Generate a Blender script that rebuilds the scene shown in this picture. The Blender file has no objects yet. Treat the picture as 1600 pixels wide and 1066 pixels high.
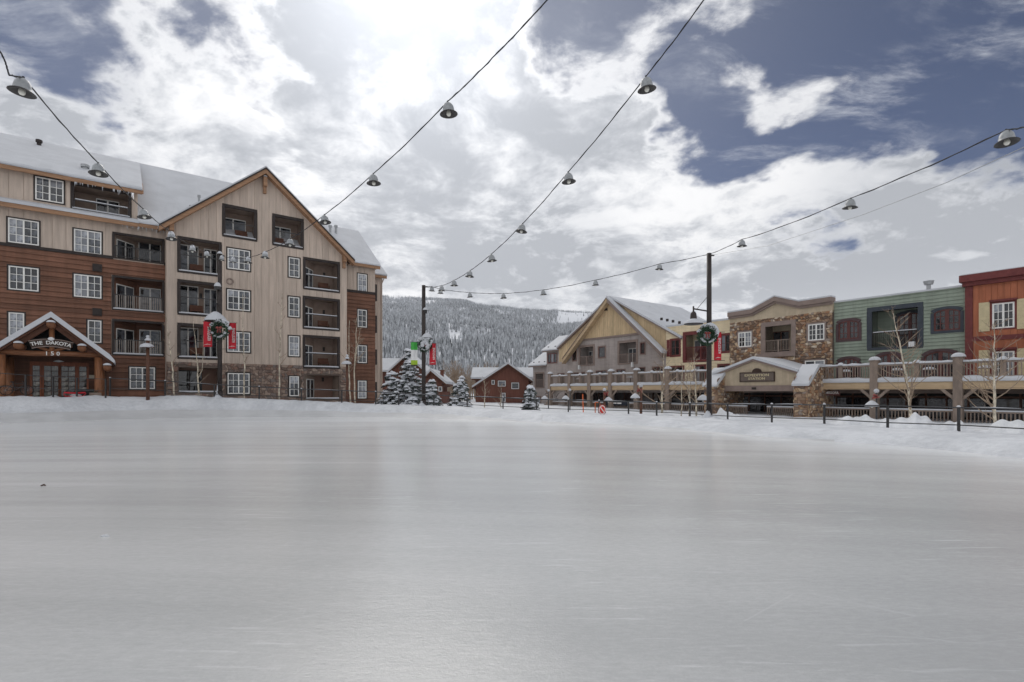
import bpy, math, random
import numpy as np
from mathutils import Vector, Matrix, noise
R = math.radians
random.seed(7)
sc = bpy.context.scene
COL = sc.collection
F, HZ, CX, EYE = 800.0, 612.0, 800.0, 1.9      # 18 mm lens, horizon row, eye height

# ------------------------------------------------------------------ camera
cd = bpy.data.cameras.new('camera'); cam = bpy.data.objects.new('camera', cd); COL.objects.link(cam)
cd.sensor_width = 36; cd.lens = 18; cd.shift_y = (HZ - 533) / 1600
cd.clip_start = 0.05; cd.clip_end = 9000
cam.location = (0, 0, EYE); cam.rotation_euler = (R(90), 0, 0)
sc.camera = cam

# ------------------------------------------------------------------ light
SUN_DIR = Vector((-0.20, 1.0, 0.86)).normalized()
SUN_EL = math.asin(SUN_DIR.z); SUN_AZ = math.atan2(SUN_DIR.x, SUN_DIR.y)
ld = bpy.data.lights.new('sun', 'SUN'); ld.energy = .6; ld.angle = R(26); ld.color = (1, .95, .88)
sun = bpy.data.objects.new('sun', ld); COL.objects.link(sun)
sun.rotation_euler = SUN_DIR.to_track_quat('Z', 'Y').to_euler()
sc.view_settings.view_transform = 'Standard'; sc.view_settings.look = 'None'
sc.view_settings.exposure = 0.5; sc.view_settings.gamma = 1.0
sc.view_settings.use_curve_mapping = False

class NT:
    """tiny node-tree writer"""
    def __init__(s, tree): s.t = tree; s.n = tree.nodes; s.l = tree.links
    def new(s, typ, **kw):
        n = s.n.new(typ)
        for k, v in kw.items(): setattr(n, k, v)
        return n
    def put(s, sock, v):
        if isinstance(v, bpy.types.NodeSocket): s.l.new(v, sock)
        elif v is not None: sock.default_value = v
    def math(s, op, a, b=None, c=None, clamp=False):
        n = s.new('ShaderNodeMath', operation=op); n.use_clamp = clamp
        s.put(n.inputs[0], a)
        if b is not None: s.put(n.inputs[1], b)
        if c is not None: s.put(n.inputs[2], c)
        return n.outputs[0]
    def vmath(s, op, a, b=None):
        n = s.new('ShaderNodeVectorMath', operation=op); s.put(n.inputs[0], a)
        if b is not None: s.put(n.inputs[1], b)
        return n.outputs['Value'] if op in ('DOT_PRODUCT', 'LENGTH') else n.outputs[0]
    def mix(s, f, a, b, mode='MIX'):
        n = s.new('ShaderNodeMix', data_type='RGBA', blend_type=mode)
        s.put(n.inputs[0], f); s.put(n.inputs[6], a); s.put(n.inputs[7], b)
        return n.outputs[2]
    def noise(s, vec, scale, detail=4, rough=.55, dist=0.0):
        n = s.new('ShaderNodeTexNoise'); s.put(n.inputs['Vector'], vec)
        n.inputs['Scale'].default_value = scale; n.inputs['Detail'].default_value = detail
        n.inputs['Roughness'].default_value = rough; n.inputs['Distortion'].default_value = dist
        return n.outputs[0]
    def smooth(s, v, a, b, lo=0.0, hi=1.0):
        n = s.new('ShaderNodeMapRange', interpolation_type='SMOOTHSTEP')
        s.put(n.inputs[0], v); n.inputs[1].default_value = a; n.inputs[2].default_value = b
        n.inputs[3].default_value = lo; n.inputs[4].default_value = hi
        return n.outputs[0]
    def ramp(s, f, stops, mode='LINEAR'):
        n = s.new('ShaderNodeValToRGB'); e = n.color_ramp.elements; n.color_ramp.interpolation = mode
        while len(e) < len(stops): e.new(.5)
        for i, (p, c) in enumerate(stops): e[i].position = p; e[i].color = (*c, 1)
        s.put(n.inputs[0], f); return n.outputs[0]

def pdir(px, py):
    return Vector(((px - CX) / F, 1, (HZ - py) / F)).normalized()

w = bpy.data.worlds.new('World'); sc.world = w; w.use_nodes = True
w.node_tree.nodes.clear(); W = NT(w.node_tree)
tc = W.new('ShaderNodeTexCoord').outputs['Generated']
d = W.vmath('NORMALIZE', tc)
sky = W.new('ShaderNodeTexSky', sky_type='NISHITA'); sky.sun_disc = False
sky.sun_elevation = SUN_EL; sky.sun_rotation = SUN_AZ; sky.altitude = 2800; sky.air_density = 1.0; sky.dust_density = .6
sepd = W.new('ShaderNodeSeparateXYZ'); W.put(sepd.inputs[0], d)
zc = W.math('MAXIMUM', sepd.outputs[2], 0.0)
zden = W.math('ADD', zc, 0.26)
cmb = W.new('ShaderNodeCombineXYZ')
W.put(cmb.inputs[0], W.math('DIVIDE', sepd.outputs[0], zden)); W.put(cmb.inputs[1], W.math('DIVIDE', sepd.outputs[1], zden))
cp = cmb.outputs[0]
warp = W.new('ShaderNodeTexNoise'); W.put(warp.inputs['Vector'], cp); warp.inputs['Scale'].default_value = 1.6; warp.inputs['Detail'].default_value = 3
wv = W.vmath('SUBTRACT', warp.outputs['Color'], (.5, .5, .5))
sclv = W.new('ShaderNodeVectorMath', operation='SCALE'); W.put(sclv.inputs[0], wv); sclv.inputs['Scale'].default_value = .30
cpw = W.vmath('ADD', cp, sclv.outputs[0])
n1 = W.noise(cpw, 2.1, 9, .60)
n2 = W.noise(cpw, 6.5, 7, .62)
n3 = W.noise(W.vmath('ADD', cpw, (3.1, 7.7, 1.3)), 1.9, 4, .5)
# places where the cloud deck opens (negative) or piles up (positive)
holes = [((1620, 10), .22, .58, -.90), ((1460, 160), .06, .22, -.62), ((1345, 10), .02, .16, -.30), ((1310, 175), .0, .06, .22), ((1180, 175), .01, .08, .22), ((45, 22), .01, .17, -.70), ((470, 40), .0, .06, -.2), ((485, 190), .01, .10, -.62), ((150, 85), .01, .12, -.48), ((285, 70), .01, .08, -.34),
         ((880, 40), .02, .13, -.55), ((1085, 150), .01, .11, -.52), ((800, 270), .0, .07, -.30), ((370, 120), .01, .11, -.52), ((1200, 255), .02, .11, -.50), ((1060, 215), .01, .07, -.3), ((250, 170), .0, .07, -.2),
         ((640, 60), .05, .30, .30), ((700, 390), .15, .45, .50), ((110, 210), .06, .22, .36), ((1270, 240), .01, .07, .25), ((1125, 70), .02, .11, .45), ((1235, 150), .02, .08, .36), ((1275, 145), .01, .06, .25),
         ((1290, 345), .08, .22, .62), ((1560, 385), .10, .20, .85), ((1420, 400), .06, .2, .4), ((1000, 290), .05, .2, .36)]
bw = W.new('ShaderNodeTexNoise'); W.put(bw.inputs['Vector'], cp); bw.inputs['Scale'].default_value = 3.2; bw.inputs['Detail'].default_value = 4
bsv = W.new('ShaderNodeVectorMath', operation='SCALE'); W.put(bsv.inputs[0], W.vmath('SUBTRACT', bw.outputs['Color'], (.5, .5, .5))); bsv.inputs['Scale'].default_value = .34
dw = W.vmath('ADD', d, bsv.outputs[0])
bias = None
for (c, r0, r1, amt) in holes:
    dist = W.vmath('LENGTH', W.vmath('SUBTRACT', dw, tuple(pdir(*c))))
    v = W.smooth(dist, r0, r1, amt, 0.0)
    bias = v if bias is None else W.math('ADD', bias, v)
n4 = W.noise(cpw, 20.0, 5, .65)
tex = W.math('MULTIPLY_ADD', n1, 1.75, W.math('MULTIPLY_ADD', n2, 1.05, W.math('MULTIPLY', n4, .42)))
dens = W.math('ADD', tex, W.math('ADD', bias, -1.20))
mask = W.smooth(dens, -.12, .36)
sdot = W.vmath('DOT_PRODUCT', d, tuple(SUN_DIR))
glow = W.math('POWER', W.math('MAXIMUM', sdot, 0.0), 60.0)
glow2 = W.math('POWER', W.math('MAXIMUM', sdot, 0.0), 9.0)
relief = W.smooth(W.math('MULTIPLY_ADD', n2, .7, W.math('MULTIPLY_ADD', n4, .25, n3)), .80, 1.16)
shade = W.math('MULTIPLY', W.smooth(dens, .15, .5), relief)
for (c, r0, r1, amt) in [((1500, 395), .10, .30, .80), ((820, 440), .05, .22, .40), ((60, 215), .04, .24, .42), ((900, 360), .02, .14, .25)]:   # thick grey decks
    shade = W.math('ADD', shade, W.math('MULTIPLY', W.smooth(W.vmath('LENGTH', W.vmath('SUBTRACT', d, tuple(pdir(*c)))), r0, r1, amt, 0.0), W.smooth(n2, .25, .6, .6, 1.0)))
shade = W.math('MINIMUM', shade, 1.0)
cb = W.math('MULTIPLY_ADD', shade, -.40, .80)
cb = W.math('MULTIPLY', cb, W.math('MULTIPLY_ADD', glow2, .28, .84))
cb = W.math('MULTIPLY_ADD', glow, .42, cb)
cloudc = W.mix(1.0, W.mix(shade, (1.0, 1.0, 1.01, 1), (.93, .97, 1.05, 1)), cb, 'MULTIPLY')
clear = W.mix(1.0, sky.outputs[0], (.021, .0225, .0285, 1), 'MULTIPLY')
clear = W.mix(W.math('MULTIPLY', glow2, .25), clear, (.8, .82, .85, 1))
cir = W.math('MULTIPLY', W.smooth(W.noise(W.vmath('MULTIPLY', cpw, (1.0, 2.6, 1.0)), 3.0, 8, .68), .46, .74), W.smooth(n1, .38, .60))
clear = W.mix(W.math('MULTIPLY', cir, .62), clear, (.62, .64, .67, 1))
col = W.mix(mask, clear, cloudc)
lowm = W.smooth(sepd.outputs[2], .02, .20, .62, 0.0)
col = W.mix(lowm, col, (.66, .68, .71, 1))
bg = W.new('ShaderNodeBackground'); W.put(bg.inputs[0], col); bg.inputs[1].default_value = 1.0
wo = W.new('ShaderNodeOutputWorld'); W.l.new(bg.outputs[0], wo.inputs[0])

# ------------------------------------------------------------------ materials
def mat(name, c, rough=.7, var=.12, scale=3.0, stretch=(1, 1, 1), bump=0.0, bscale=30, orand=0.0, metal=0.0, spec=.3, isl=None, c2=None, wear=0.0):
    m = bpy.data.materials.new(name); m.use_nodes = True
    T = NT(m.node_tree); T.n.clear()
    p = T.new('ShaderNodeBsdfPrincipled'); o = T.new('ShaderNodeOutputMaterial'); T.l.new(p.outputs[0], o.inputs[0])
    co = T.new('ShaderNodeTexCoord').outputs['Object']
    if stretch != (1, 1, 1): co = T.vmath('MULTIPLY', co, stretch)
    lo = tuple(x * (1 - var) for x in c) + (1,); hi = tuple(min(1, x * (1 + var)) for x in (c2 or c)) + (1,)
    f = T.smooth(T.noise(co, scale, 5, .6), .3, .7)
    base = T.mix(f, lo, hi)
    if isl:
        g = T.new('ShaderNodeNewGeometry').outputs['Random Per Island']
        base = T.mix(.75, base, T.ramp(g, isl, 'CONSTANT'))
    if wear:
        gp = T.new('ShaderNodeNewGeometry').outputs['Position']
        run = T.noise(T.vmath('MULTIPLY', gp, (2.6, 2.6, .22)), 1.0, 5, .65); blot = T.noise(gp, .32, 4, .6)
        base = T.mix(1.0, base, T.mix(T.smooth(T.math('MULTIPLY_ADD', blot, .8, run), .68, 1.12), (1 - wear,) * 3 + (1,), (1 + wear * .6,) * 3 + (1,)), 'MULTIPLY')
    if orand:
        r = T.new('ShaderNodeObjectInfo').outputs['Random']
        base = T.mix(1.0, base, T.mix(r, (1 - orand,) * 3 + (1,), (1 + orand,) * 3 + (1,)), 'MULTIPLY')
    T.put(p.inputs['Base Color'], base)
    p.inputs['Roughness'].default_value = rough; p.inputs['Metallic'].default_value = metal
    p.inputs['Specular IOR Level'].default_value = spec
    if bump:
        b = T.new('ShaderNodeBump'); b.inputs['Strength'].default_value = bump; b.inputs['Distance'].default_value = .05
        T.put(b.inputs['Height'], T.noise(co, bscale, 6, .6)); T.l.new(b.outputs[0], p.inputs['Normal'])
    return m

def rgb(r, g, b):
    f = lambda v: ((v / 255 + .055) / 1.055) ** 2.4 if v > 10 else v / 255 / 12.92
    return (f(r), f(g), f(b))

M = {}
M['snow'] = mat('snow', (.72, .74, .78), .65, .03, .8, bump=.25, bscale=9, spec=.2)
M['snowcap'] = mat('snow_cap', (.57, .583, .61), .65, .06, .6, bump=.2, bscale=14, spec=.2)  # snow colour lowered, putting the roofs' shaded side into it
M['tan'] = mat('tan_siding', rgb(191, 175, 161), .75, .10, 1.2, (4, 4, .35), .12, 18, .07, wear=.07)
M['brown'] = mat('brown_siding', rgb(117, 82, 65), .7, .18, 1.5, (.35, .35, 5), .15, 14, .22, wear=.18)
M['dark'] = mat('dark_trim', rgb(52, 45, 43), .6, .12, 4)
M['wood'] = mat('cedar_fascia', rgb(158, 122, 94), .6, .22, 2, (.4, .4, 6), .1, 20)
M['log'] = mat('log', rgb(138, 92, 62), .5, .28, 3, (5, 5, .5), .2, 12)
M['logx'] = mat('log_beam', rgb(124, 82, 56), .5, .30, 3, (.5, 5, 5), .2, 12)
M['darkwood'] = mat('dark_wood', rgb(92, 58, 42), .6, .2, 3, (1, 1, 1), .1, 14)
M['white'] = mat('white_frame', (.84, .83, .79), .4, .05, 3)
M['ceil'] = mat('balcony_interior', rgb(146, 128, 116), .8, .12, 2)
M['iron'] = mat('black_iron', (.028, .026, .026), .42, .2, 5, spec=.5)
M['ironw'] = mat('grey_iron', (.045, .045, .048), .5, .2, 5, spec=.5)
M['polepaint'] = mat('dark_brown_pole', (.042, .033, .03), .5, .2, 3, bump=.05, bscale=30)
M['vent'] = mat('galvanised_metal', (.38, .39, .40), .4, .15, 6, metal=.6)
M['brick_lamp'] = mat('rust_brown_post', rgb(96, 66, 52), .6, .2, 6)
M['grayw'] = mat('grey_siding', rgb(170, 160, 155), .8, .09, 1.5, (.5, .5, 4), .1, 14, .06, wear=.12)
M['ochre'] = mat('ochre_boards', rgb(202, 178, 142), .75, .10, 2, (4, 4, .5), .1, 14, .08, wear=.12)
M['ochrebeam'] = mat('tan_beam', rgb(192, 168, 136), .7, .12, 1.5, (.4, .4, 4), .08, 14)
M['yellow'] = mat('yellow_siding', rgb(232, 215, 182), .75, .07, 1.2, (.5, .5, 3), .08, 14, .05, wear=.10)
M['taupe'] = mat('taupe_trim', rgb(138, 122, 114), .7, .1, 2)
M['stucco'] = mat('beige_stucco', rgb(190, 174, 150), .85, .08, 1.5, bump=.15, bscale=50, wear=.12)
M['redtrim'] = mat('red_trim', rgb(112, 56, 54), .6, .15, 3)
M['maroon'] = mat('maroon_frame', rgb(98, 60, 56), .6, .15, 3)
M['green'] = mat('green_siding', rgb(144, 154, 140), .75, .09, 1.5, (.5, .5, 4), .1, 14, .07, wear=.14)
M['navy'] = mat('navy_trim', rgb(62, 68, 76), .6, .12, 3)
M['plum'] = mat('plum_trim', rgb(84, 66, 68), .6, .12, 3)
M['red'] = mat('red_siding', rgb(170, 104, 76), .75, .09, 1.5, (4, 4, .5), .1, 14, .07, wear=.16)
M['cream'] = mat('cream_shutter', rgb(206, 192, 156), .7, .08, 4)
M['housered'] = mat('red_brown_siding', rgb(112, 72, 60), .75, .15, 1.5, (4, 4, .5), .1, 10, .08)
M['deckwood'] = mat('grey_brown_timber', rgb(140, 125, 114), .75, .15, 2, (2, 2, .6), .12, 14, .08, wear=.15)
M['pinkboard'] = mat('terrace_wall', rgb(120, 108, 100), .8, .1, 2)
stops = [(.0, rgb(142, 118, 98)), (.14, rgb(176, 148, 118)), (.28, rgb(118, 90, 72)), (.42, rgb(160, 134, 114)), (.55, rgb(200, 176, 146)), (.66, rgb(104, 90, 82)), (.76, rgb(166, 124, 92)), (.85, rgb(156, 146, 138)), (.93, rgb(222, 208, 188))]
M['stone'] = mat('brown_fieldstone', rgb(156, 128, 104), .8, .2, 6, bump=.25, bscale=25, isl=stops)
stops2 = [(.0, rgb(124, 108, 98)), (.18, rgb(146, 126, 112)), (.36, rgb(112, 94, 86)), (.52, rgb(158, 140, 126)), (.68, rgb(134, 104, 90)), (.82, rgb(120, 112, 108)), (.93, rgb(170, 152, 138))]
M['stoneg'] = mat('grey_fieldstone', rgb(132, 114, 104), .8, .2, 6, bump=.25, bscale=25, isl=stops2)
M['mortar'] = mat('mortar', rgb(104, 92, 84), .9, .1, 8)
M['bark'] = mat('aspen_bark', rgb(172, 160, 144), .8, .35, 5, (1, 1, .6), .15, 25, c2=rgb(206, 196, 176))
M['twig'] = mat('aspen_twig', rgb(150, 132, 114), .8, .2, 4)
M['trunk'] = mat('spruce_trunk', rgb(84, 66, 54), .9, .2, 5)
M['needle'] = mat('spruce_needles', (.085, .10, .092), .8, .35, 3)
M['wreathgreen'] = mat('wreath_green', (.03, .065, .035), .7, .4, 8)
M['bow'] = mat('red_bow', (.30, .07, .06), .5, .15, 6)
M['bannerred'] = mat('red_banner', rgb(196, 40, 54), .6, .08, 2)
M['bannergreen'] = mat('green_banner', rgb(72, 170, 76), .6, .08, 2)
M['lime'] = mat('lime_banner', rgb(160, 190, 60), .6, .08, 2)
M['bannerwhite'] = mat('white_banner', (.74, .74, .74), .6, .05, 2)
M['lettering'] = mat('white_lettering', (.78, .77, .74), .5, .03, 2)
M['signbrown'] = mat('brown_sign_board', rgb(62, 46, 38), .5, .12, 5)
M['signgrey'] = mat('grey_sign_board', rgb(104, 92, 84), .5, .12, 5)
M['bulb'] = mat('milky_bulb', (.78, .77, .70), .15, .02, 2, spec=.6)
M['shade'] = mat('enamel_shade', (.33, .345, .355), .35, .12, 8, spec=.5)
M['shadein'] = mat('dark_enamel', (.045, .042, .042), .4, .15, 8, spec=.4)
M['cable'] = mat('black_cable', (.03, .03, .032), .6, .2, 8)
M['signred'] = mat('red_sign', rgb(206, 60, 52), .5, .08, 4)
M['orange'] = mat('orange_pole', rgb(222, 110, 62), .5, .08, 4)
M['navybanner'] = mat('navy_banner', (.015, .018, .03), .5, .2, 4)
M['door'] = mat('stained_door', rgb(140, 80, 52), .4, .25, 3, (4, 4, .5), .1, 14)
M['black'] = mat('dark_interior', (.016, .015, .015), .8, .3, 1.5)
M['rubber'] = mat('black_rubber', (.02, .02, .02), .7, .1, 8)
M['paper'] = mat('paper', (.6, .55, .45), .8, .05, 6)
M['blind'] = mat('window_blind', (.40, .41, .43), .5, .1, 3)

def glass_mat(name, lo, hi):
    m = bpy.data.materials.new(name); m.use_nodes = True; T = NT(m.node_tree); p = T.n['Principled BSDF']
    r = T.new('ShaderNodeObjectInfo').outputs['Random']
    g = T.new('ShaderNodeNewGeometry').outputs['Random Per Island']
    co = T.new('ShaderNodeTexCoord').outputs['Object']
    f = T.math('FRACT', T.math('ADD', r, g))
    f = T.math('MULTIPLY', f, T.smooth(T.noise(co, 1.3, 3), .35, .65))
    T.put(p.inputs['Base Color'], T.mix(f, (*lo, 1), (*hi, 1)))
    p.inputs['Roughness'].default_value = .04; p.inputs['Specular IOR Level'].default_value = .75
    b = T.new('ShaderNodeBump'); b.inputs['Strength'].default_value = .06; b.inputs['Distance'].default_value = .1
    T.put(b.inputs['Height'], T.noise(co, 1.1, 2)); T.l.new(b.outputs[0], p.inputs['Normal'])
    return m
M['glass'] = glass_mat('window_glass', (.012, .014, .018), (.15, .165, .19))
M['glassd'] = glass_mat('dark_window_glass', (.010, .010, .012), (.05, .05, .055))
M['glassc'] = glass_mat('curtained_glass', (.16, .17, .19), (.46, .48, .52))
M['glasswarm'] = glass_mat('door_glass', (.02, .018, .016), (.30, .27, .22))

def ice_mat():
    m = bpy.data.materials.new('ice'); m.use_nodes = True; T = NT(m.node_tree); p = T.n['Principled BSDF']
    co = T.new('ShaderNodeTexCoord').outputs['Object']
    def streak(ang, sx, sy, scale, det=5, ro=.6):
        mp = T.new('ShaderNodeMapping'); T.put(mp.inputs[0], co); mp.inputs['Rotation'].default_value = (0, 0, ang); mp.inputs['Scale'].default_value = (sx, sy, 1)
        return T.noise(mp.outputs[0], scale, det, ro, .3)
    # machine passes run as wide arcs: distance from a far centre gives concentric bands
    dv = T.vmath('LENGTH', T.vmath('SUBTRACT', co, (-8.0, -55.0, 0.0)))
    an = T.new('ShaderNodeSeparateXYZ'); T.put(an.inputs[0], co)
    cb = T.new('ShaderNodeCombineXYZ'); T.put(cb.inputs[0], T.math('MULTIPLY', an.outputs[0], .035)); T.put(cb.inputs[1], dv)
    arcs = T.noise(cb.outputs[0], .9, 7, .68)
    arcs2 = T.noise(T.vmath('ADD', cb.outputs[0], (5, 3, 2)), .38, 4, .6)
    lines = T.noise(T.vmath('ADD', cb.outputs[0], (9, 1, 4)), 5.5, 4, .75)
    patch = T.noise(co, .085, 4, .55, .6)
    fine = streak(.10, .9, 2.6, 9.0, 7, .68)
    grain = T.noise(co, 42, 4, .7)
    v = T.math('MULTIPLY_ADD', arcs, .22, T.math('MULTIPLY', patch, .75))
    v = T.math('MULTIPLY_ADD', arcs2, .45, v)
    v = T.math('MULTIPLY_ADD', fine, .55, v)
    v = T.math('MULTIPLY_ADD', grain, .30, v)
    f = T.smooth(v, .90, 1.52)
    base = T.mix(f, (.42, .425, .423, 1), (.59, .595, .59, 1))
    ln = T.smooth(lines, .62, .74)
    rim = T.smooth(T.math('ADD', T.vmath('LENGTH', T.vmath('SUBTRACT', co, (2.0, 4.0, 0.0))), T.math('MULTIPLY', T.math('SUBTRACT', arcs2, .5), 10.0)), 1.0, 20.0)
    base = T.mix(T.math('MULTIPLY', rim, T.smooth(arcs, .34, .62, .60, .92)), base, (.84, .84, .84, 1))  # ice whitens outward: edge frost, plus far brightness painted into the colour
    frost = T.math('MULTIPLY', T.math('MULTIPLY', ln, T.smooth(patch, .42, .62)), T.smooth(T.vmath('LENGTH', co), 8.0, 15.0))
    base = T.mix(T.math('MULTIPLY', frost, .22), base, (.78, .79, .80, 1))
    lines2 = T.noise(T.vmath('ADD', cb.outputs[0], (2, 8, 1)), .75, 3, .5)
    st2 = T.math('MULTIPLY', T.math('MULTIPLY', T.smooth(lines2, .585, .625), T.smooth(T.vmath('LENGTH', co), 9.0, 17.0)), T.smooth(T.noise(T.vmath('MULTIPLY', co, (.10, 1.2, 1)), 1.5, 5, .7), .40, .62))
    base = T.mix(T.math('MULTIPLY', st2, .85), base, (.80, .80, .81, 1))
    # broken dry snow scraped into thin lines by the blades
    th1 = T.new('ShaderNodeMapping'); T.put(th1.inputs[0], co); th1.inputs['Rotation'].default_value = (0, 0, .06); th1.inputs['Scale'].default_value = (.35, 5.5, 1)
    tl = T.smooth(T.noise(th1.outputs[0], 2.2, 6, .72, .2), .57, .65)
    tl = T.math('MULTIPLY', T.math('MULTIPLY', tl, T.smooth(T.vmath('LENGTH', co), 4.0, 12.0, .35, 1.0)), T.smooth(T.noise(co, .30, 4, .6), .40, .58))
    base = T.mix(T.math('MULTIPLY', tl, .80), base, (.80, .81, .82, 1))
    # skate scratches
    for a, off in ((.5, 0), (-.35, 9), (1.1, 4)):
        mp = T.new('ShaderNodeMapping'); T.put(mp.inputs[0], co); mp.inputs['Rotation'].default_value = (0, 0, a); mp.inputs['Scale'].default_value = (.55, 2.2, 1); mp.inputs['Location'].default_value = (off, off, 0)
        vo = T.new('ShaderNodeTexVoronoi', feature='DISTANCE_TO_EDGE'); T.put(vo.inputs['Vector'], mp.outputs[0]); vo.inputs['Scale'].default_value = .7
        sc_ = T.math('MULTIPLY', T.smooth(vo.outputs['Distance'], .0, .006, 1, 0), T.smooth(T.noise(T.vmath('ADD', co, (off, 2, 1)), .5, 3), .50, .66))
        base = T.mix(T.math('MULTIPLY', sc_, .15), base, (.80, .81, .82, 1))
    T.put(p.inputs['Base Color'], base)
    ro = T.math('MULTIPLY_ADD', T.smooth(T.math('ADD', fine, T.math('MULTIPLY', patch, .9)), .7, 1.2), .09, .08)
    T.put(p.inputs['Roughness'], T.math('ADD', ro, T.math('MULTIPLY', frost, .3)))
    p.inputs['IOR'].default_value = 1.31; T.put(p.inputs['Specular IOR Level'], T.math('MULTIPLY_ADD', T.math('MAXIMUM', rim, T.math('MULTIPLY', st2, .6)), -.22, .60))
    b = T.new('ShaderNodeBump'); b.inputs['Strength'].default_value = .22; b.inputs['Distance'].default_value = .010
    hgt = T.math('MULTIPLY_ADD', fine, 1.2, T.math('MULTIPLY', grain, .9)); hgt = T.math('MULTIPLY_ADD', T.noise(co, 1.6, 5, .6), 2.2, hgt)
    T.put(b.inputs['Height'], hgt); T.l.new(b.outputs[0], p.inputs['Normal'])
    return m
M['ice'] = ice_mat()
M['apron'] = mat('frosted_ice_margin', (.60, .605, .61), .6, .08, .6, bump=.2, bscale=6, spec=.15)

def bank_mat():
    m = bpy.data.materials.new('bank_snow'); m.use_nodes = True; T = NT(m.node_tree); p = T.n['Principled BSDF']
    co = T.new('ShaderNodeTexCoord').outputs['Object']
    a = T.noise(co, .5, 5, .6); b_ = T.noise(co, 4, 5, .65)
    f = T.smooth(T.math('MULTIPLY_ADD', b_, .4, a), .5, .9)
    T.put(p.inputs['Base Color'], T.mix(f, (.57, .585, .61, 1), (.72, .735, .76, 1)))
    p.inputs['Roughness'].default_value = .7; p.inputs['Specular IOR Level'].default_value = .2
    bm = T.new('ShaderNodeBump'); bm.inputs['Strength'].default_value = .6; bm.inputs['Distance'].default_value = .12
    T.put(bm.inputs['Height'], T.math('MULTIPLY_ADD', T.noise(co, 1.4, 6, .6), 1.5, T.math('MULTIPLY', b_, .5))); T.l.new(bm.outputs[0], p.inputs['Normal'])
    return m
M['bank'] = bank_mat()

def frost_mat(name, dark, white, amt=.5):
    m = bpy.data.materials.new(name); m.use_nodes = True; T = NT(m.node_tree); p = T.n['Principled BSDF']
    at = T.new('ShaderNodeAttribute'); at.attribute_name = 'frost'
    T.put(p.inputs['Base Color'], T.mix(at.outputs['Fac'], (*dark, 1), (*white, 1)))
    p.inputs['Roughness'].default_value = .85; p.inputs['Specular IOR Level'].default_value = .1
    return m
M['baluster'] = mat('pale_baluster', rgb(150, 140, 132), .6, .1, 3)  # paler than the iron rail, light off the snow put into the colour
M['forest'] = frost_mat('frosted_forest', (.045, .052, .056), (.66, .68, .71))

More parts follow.
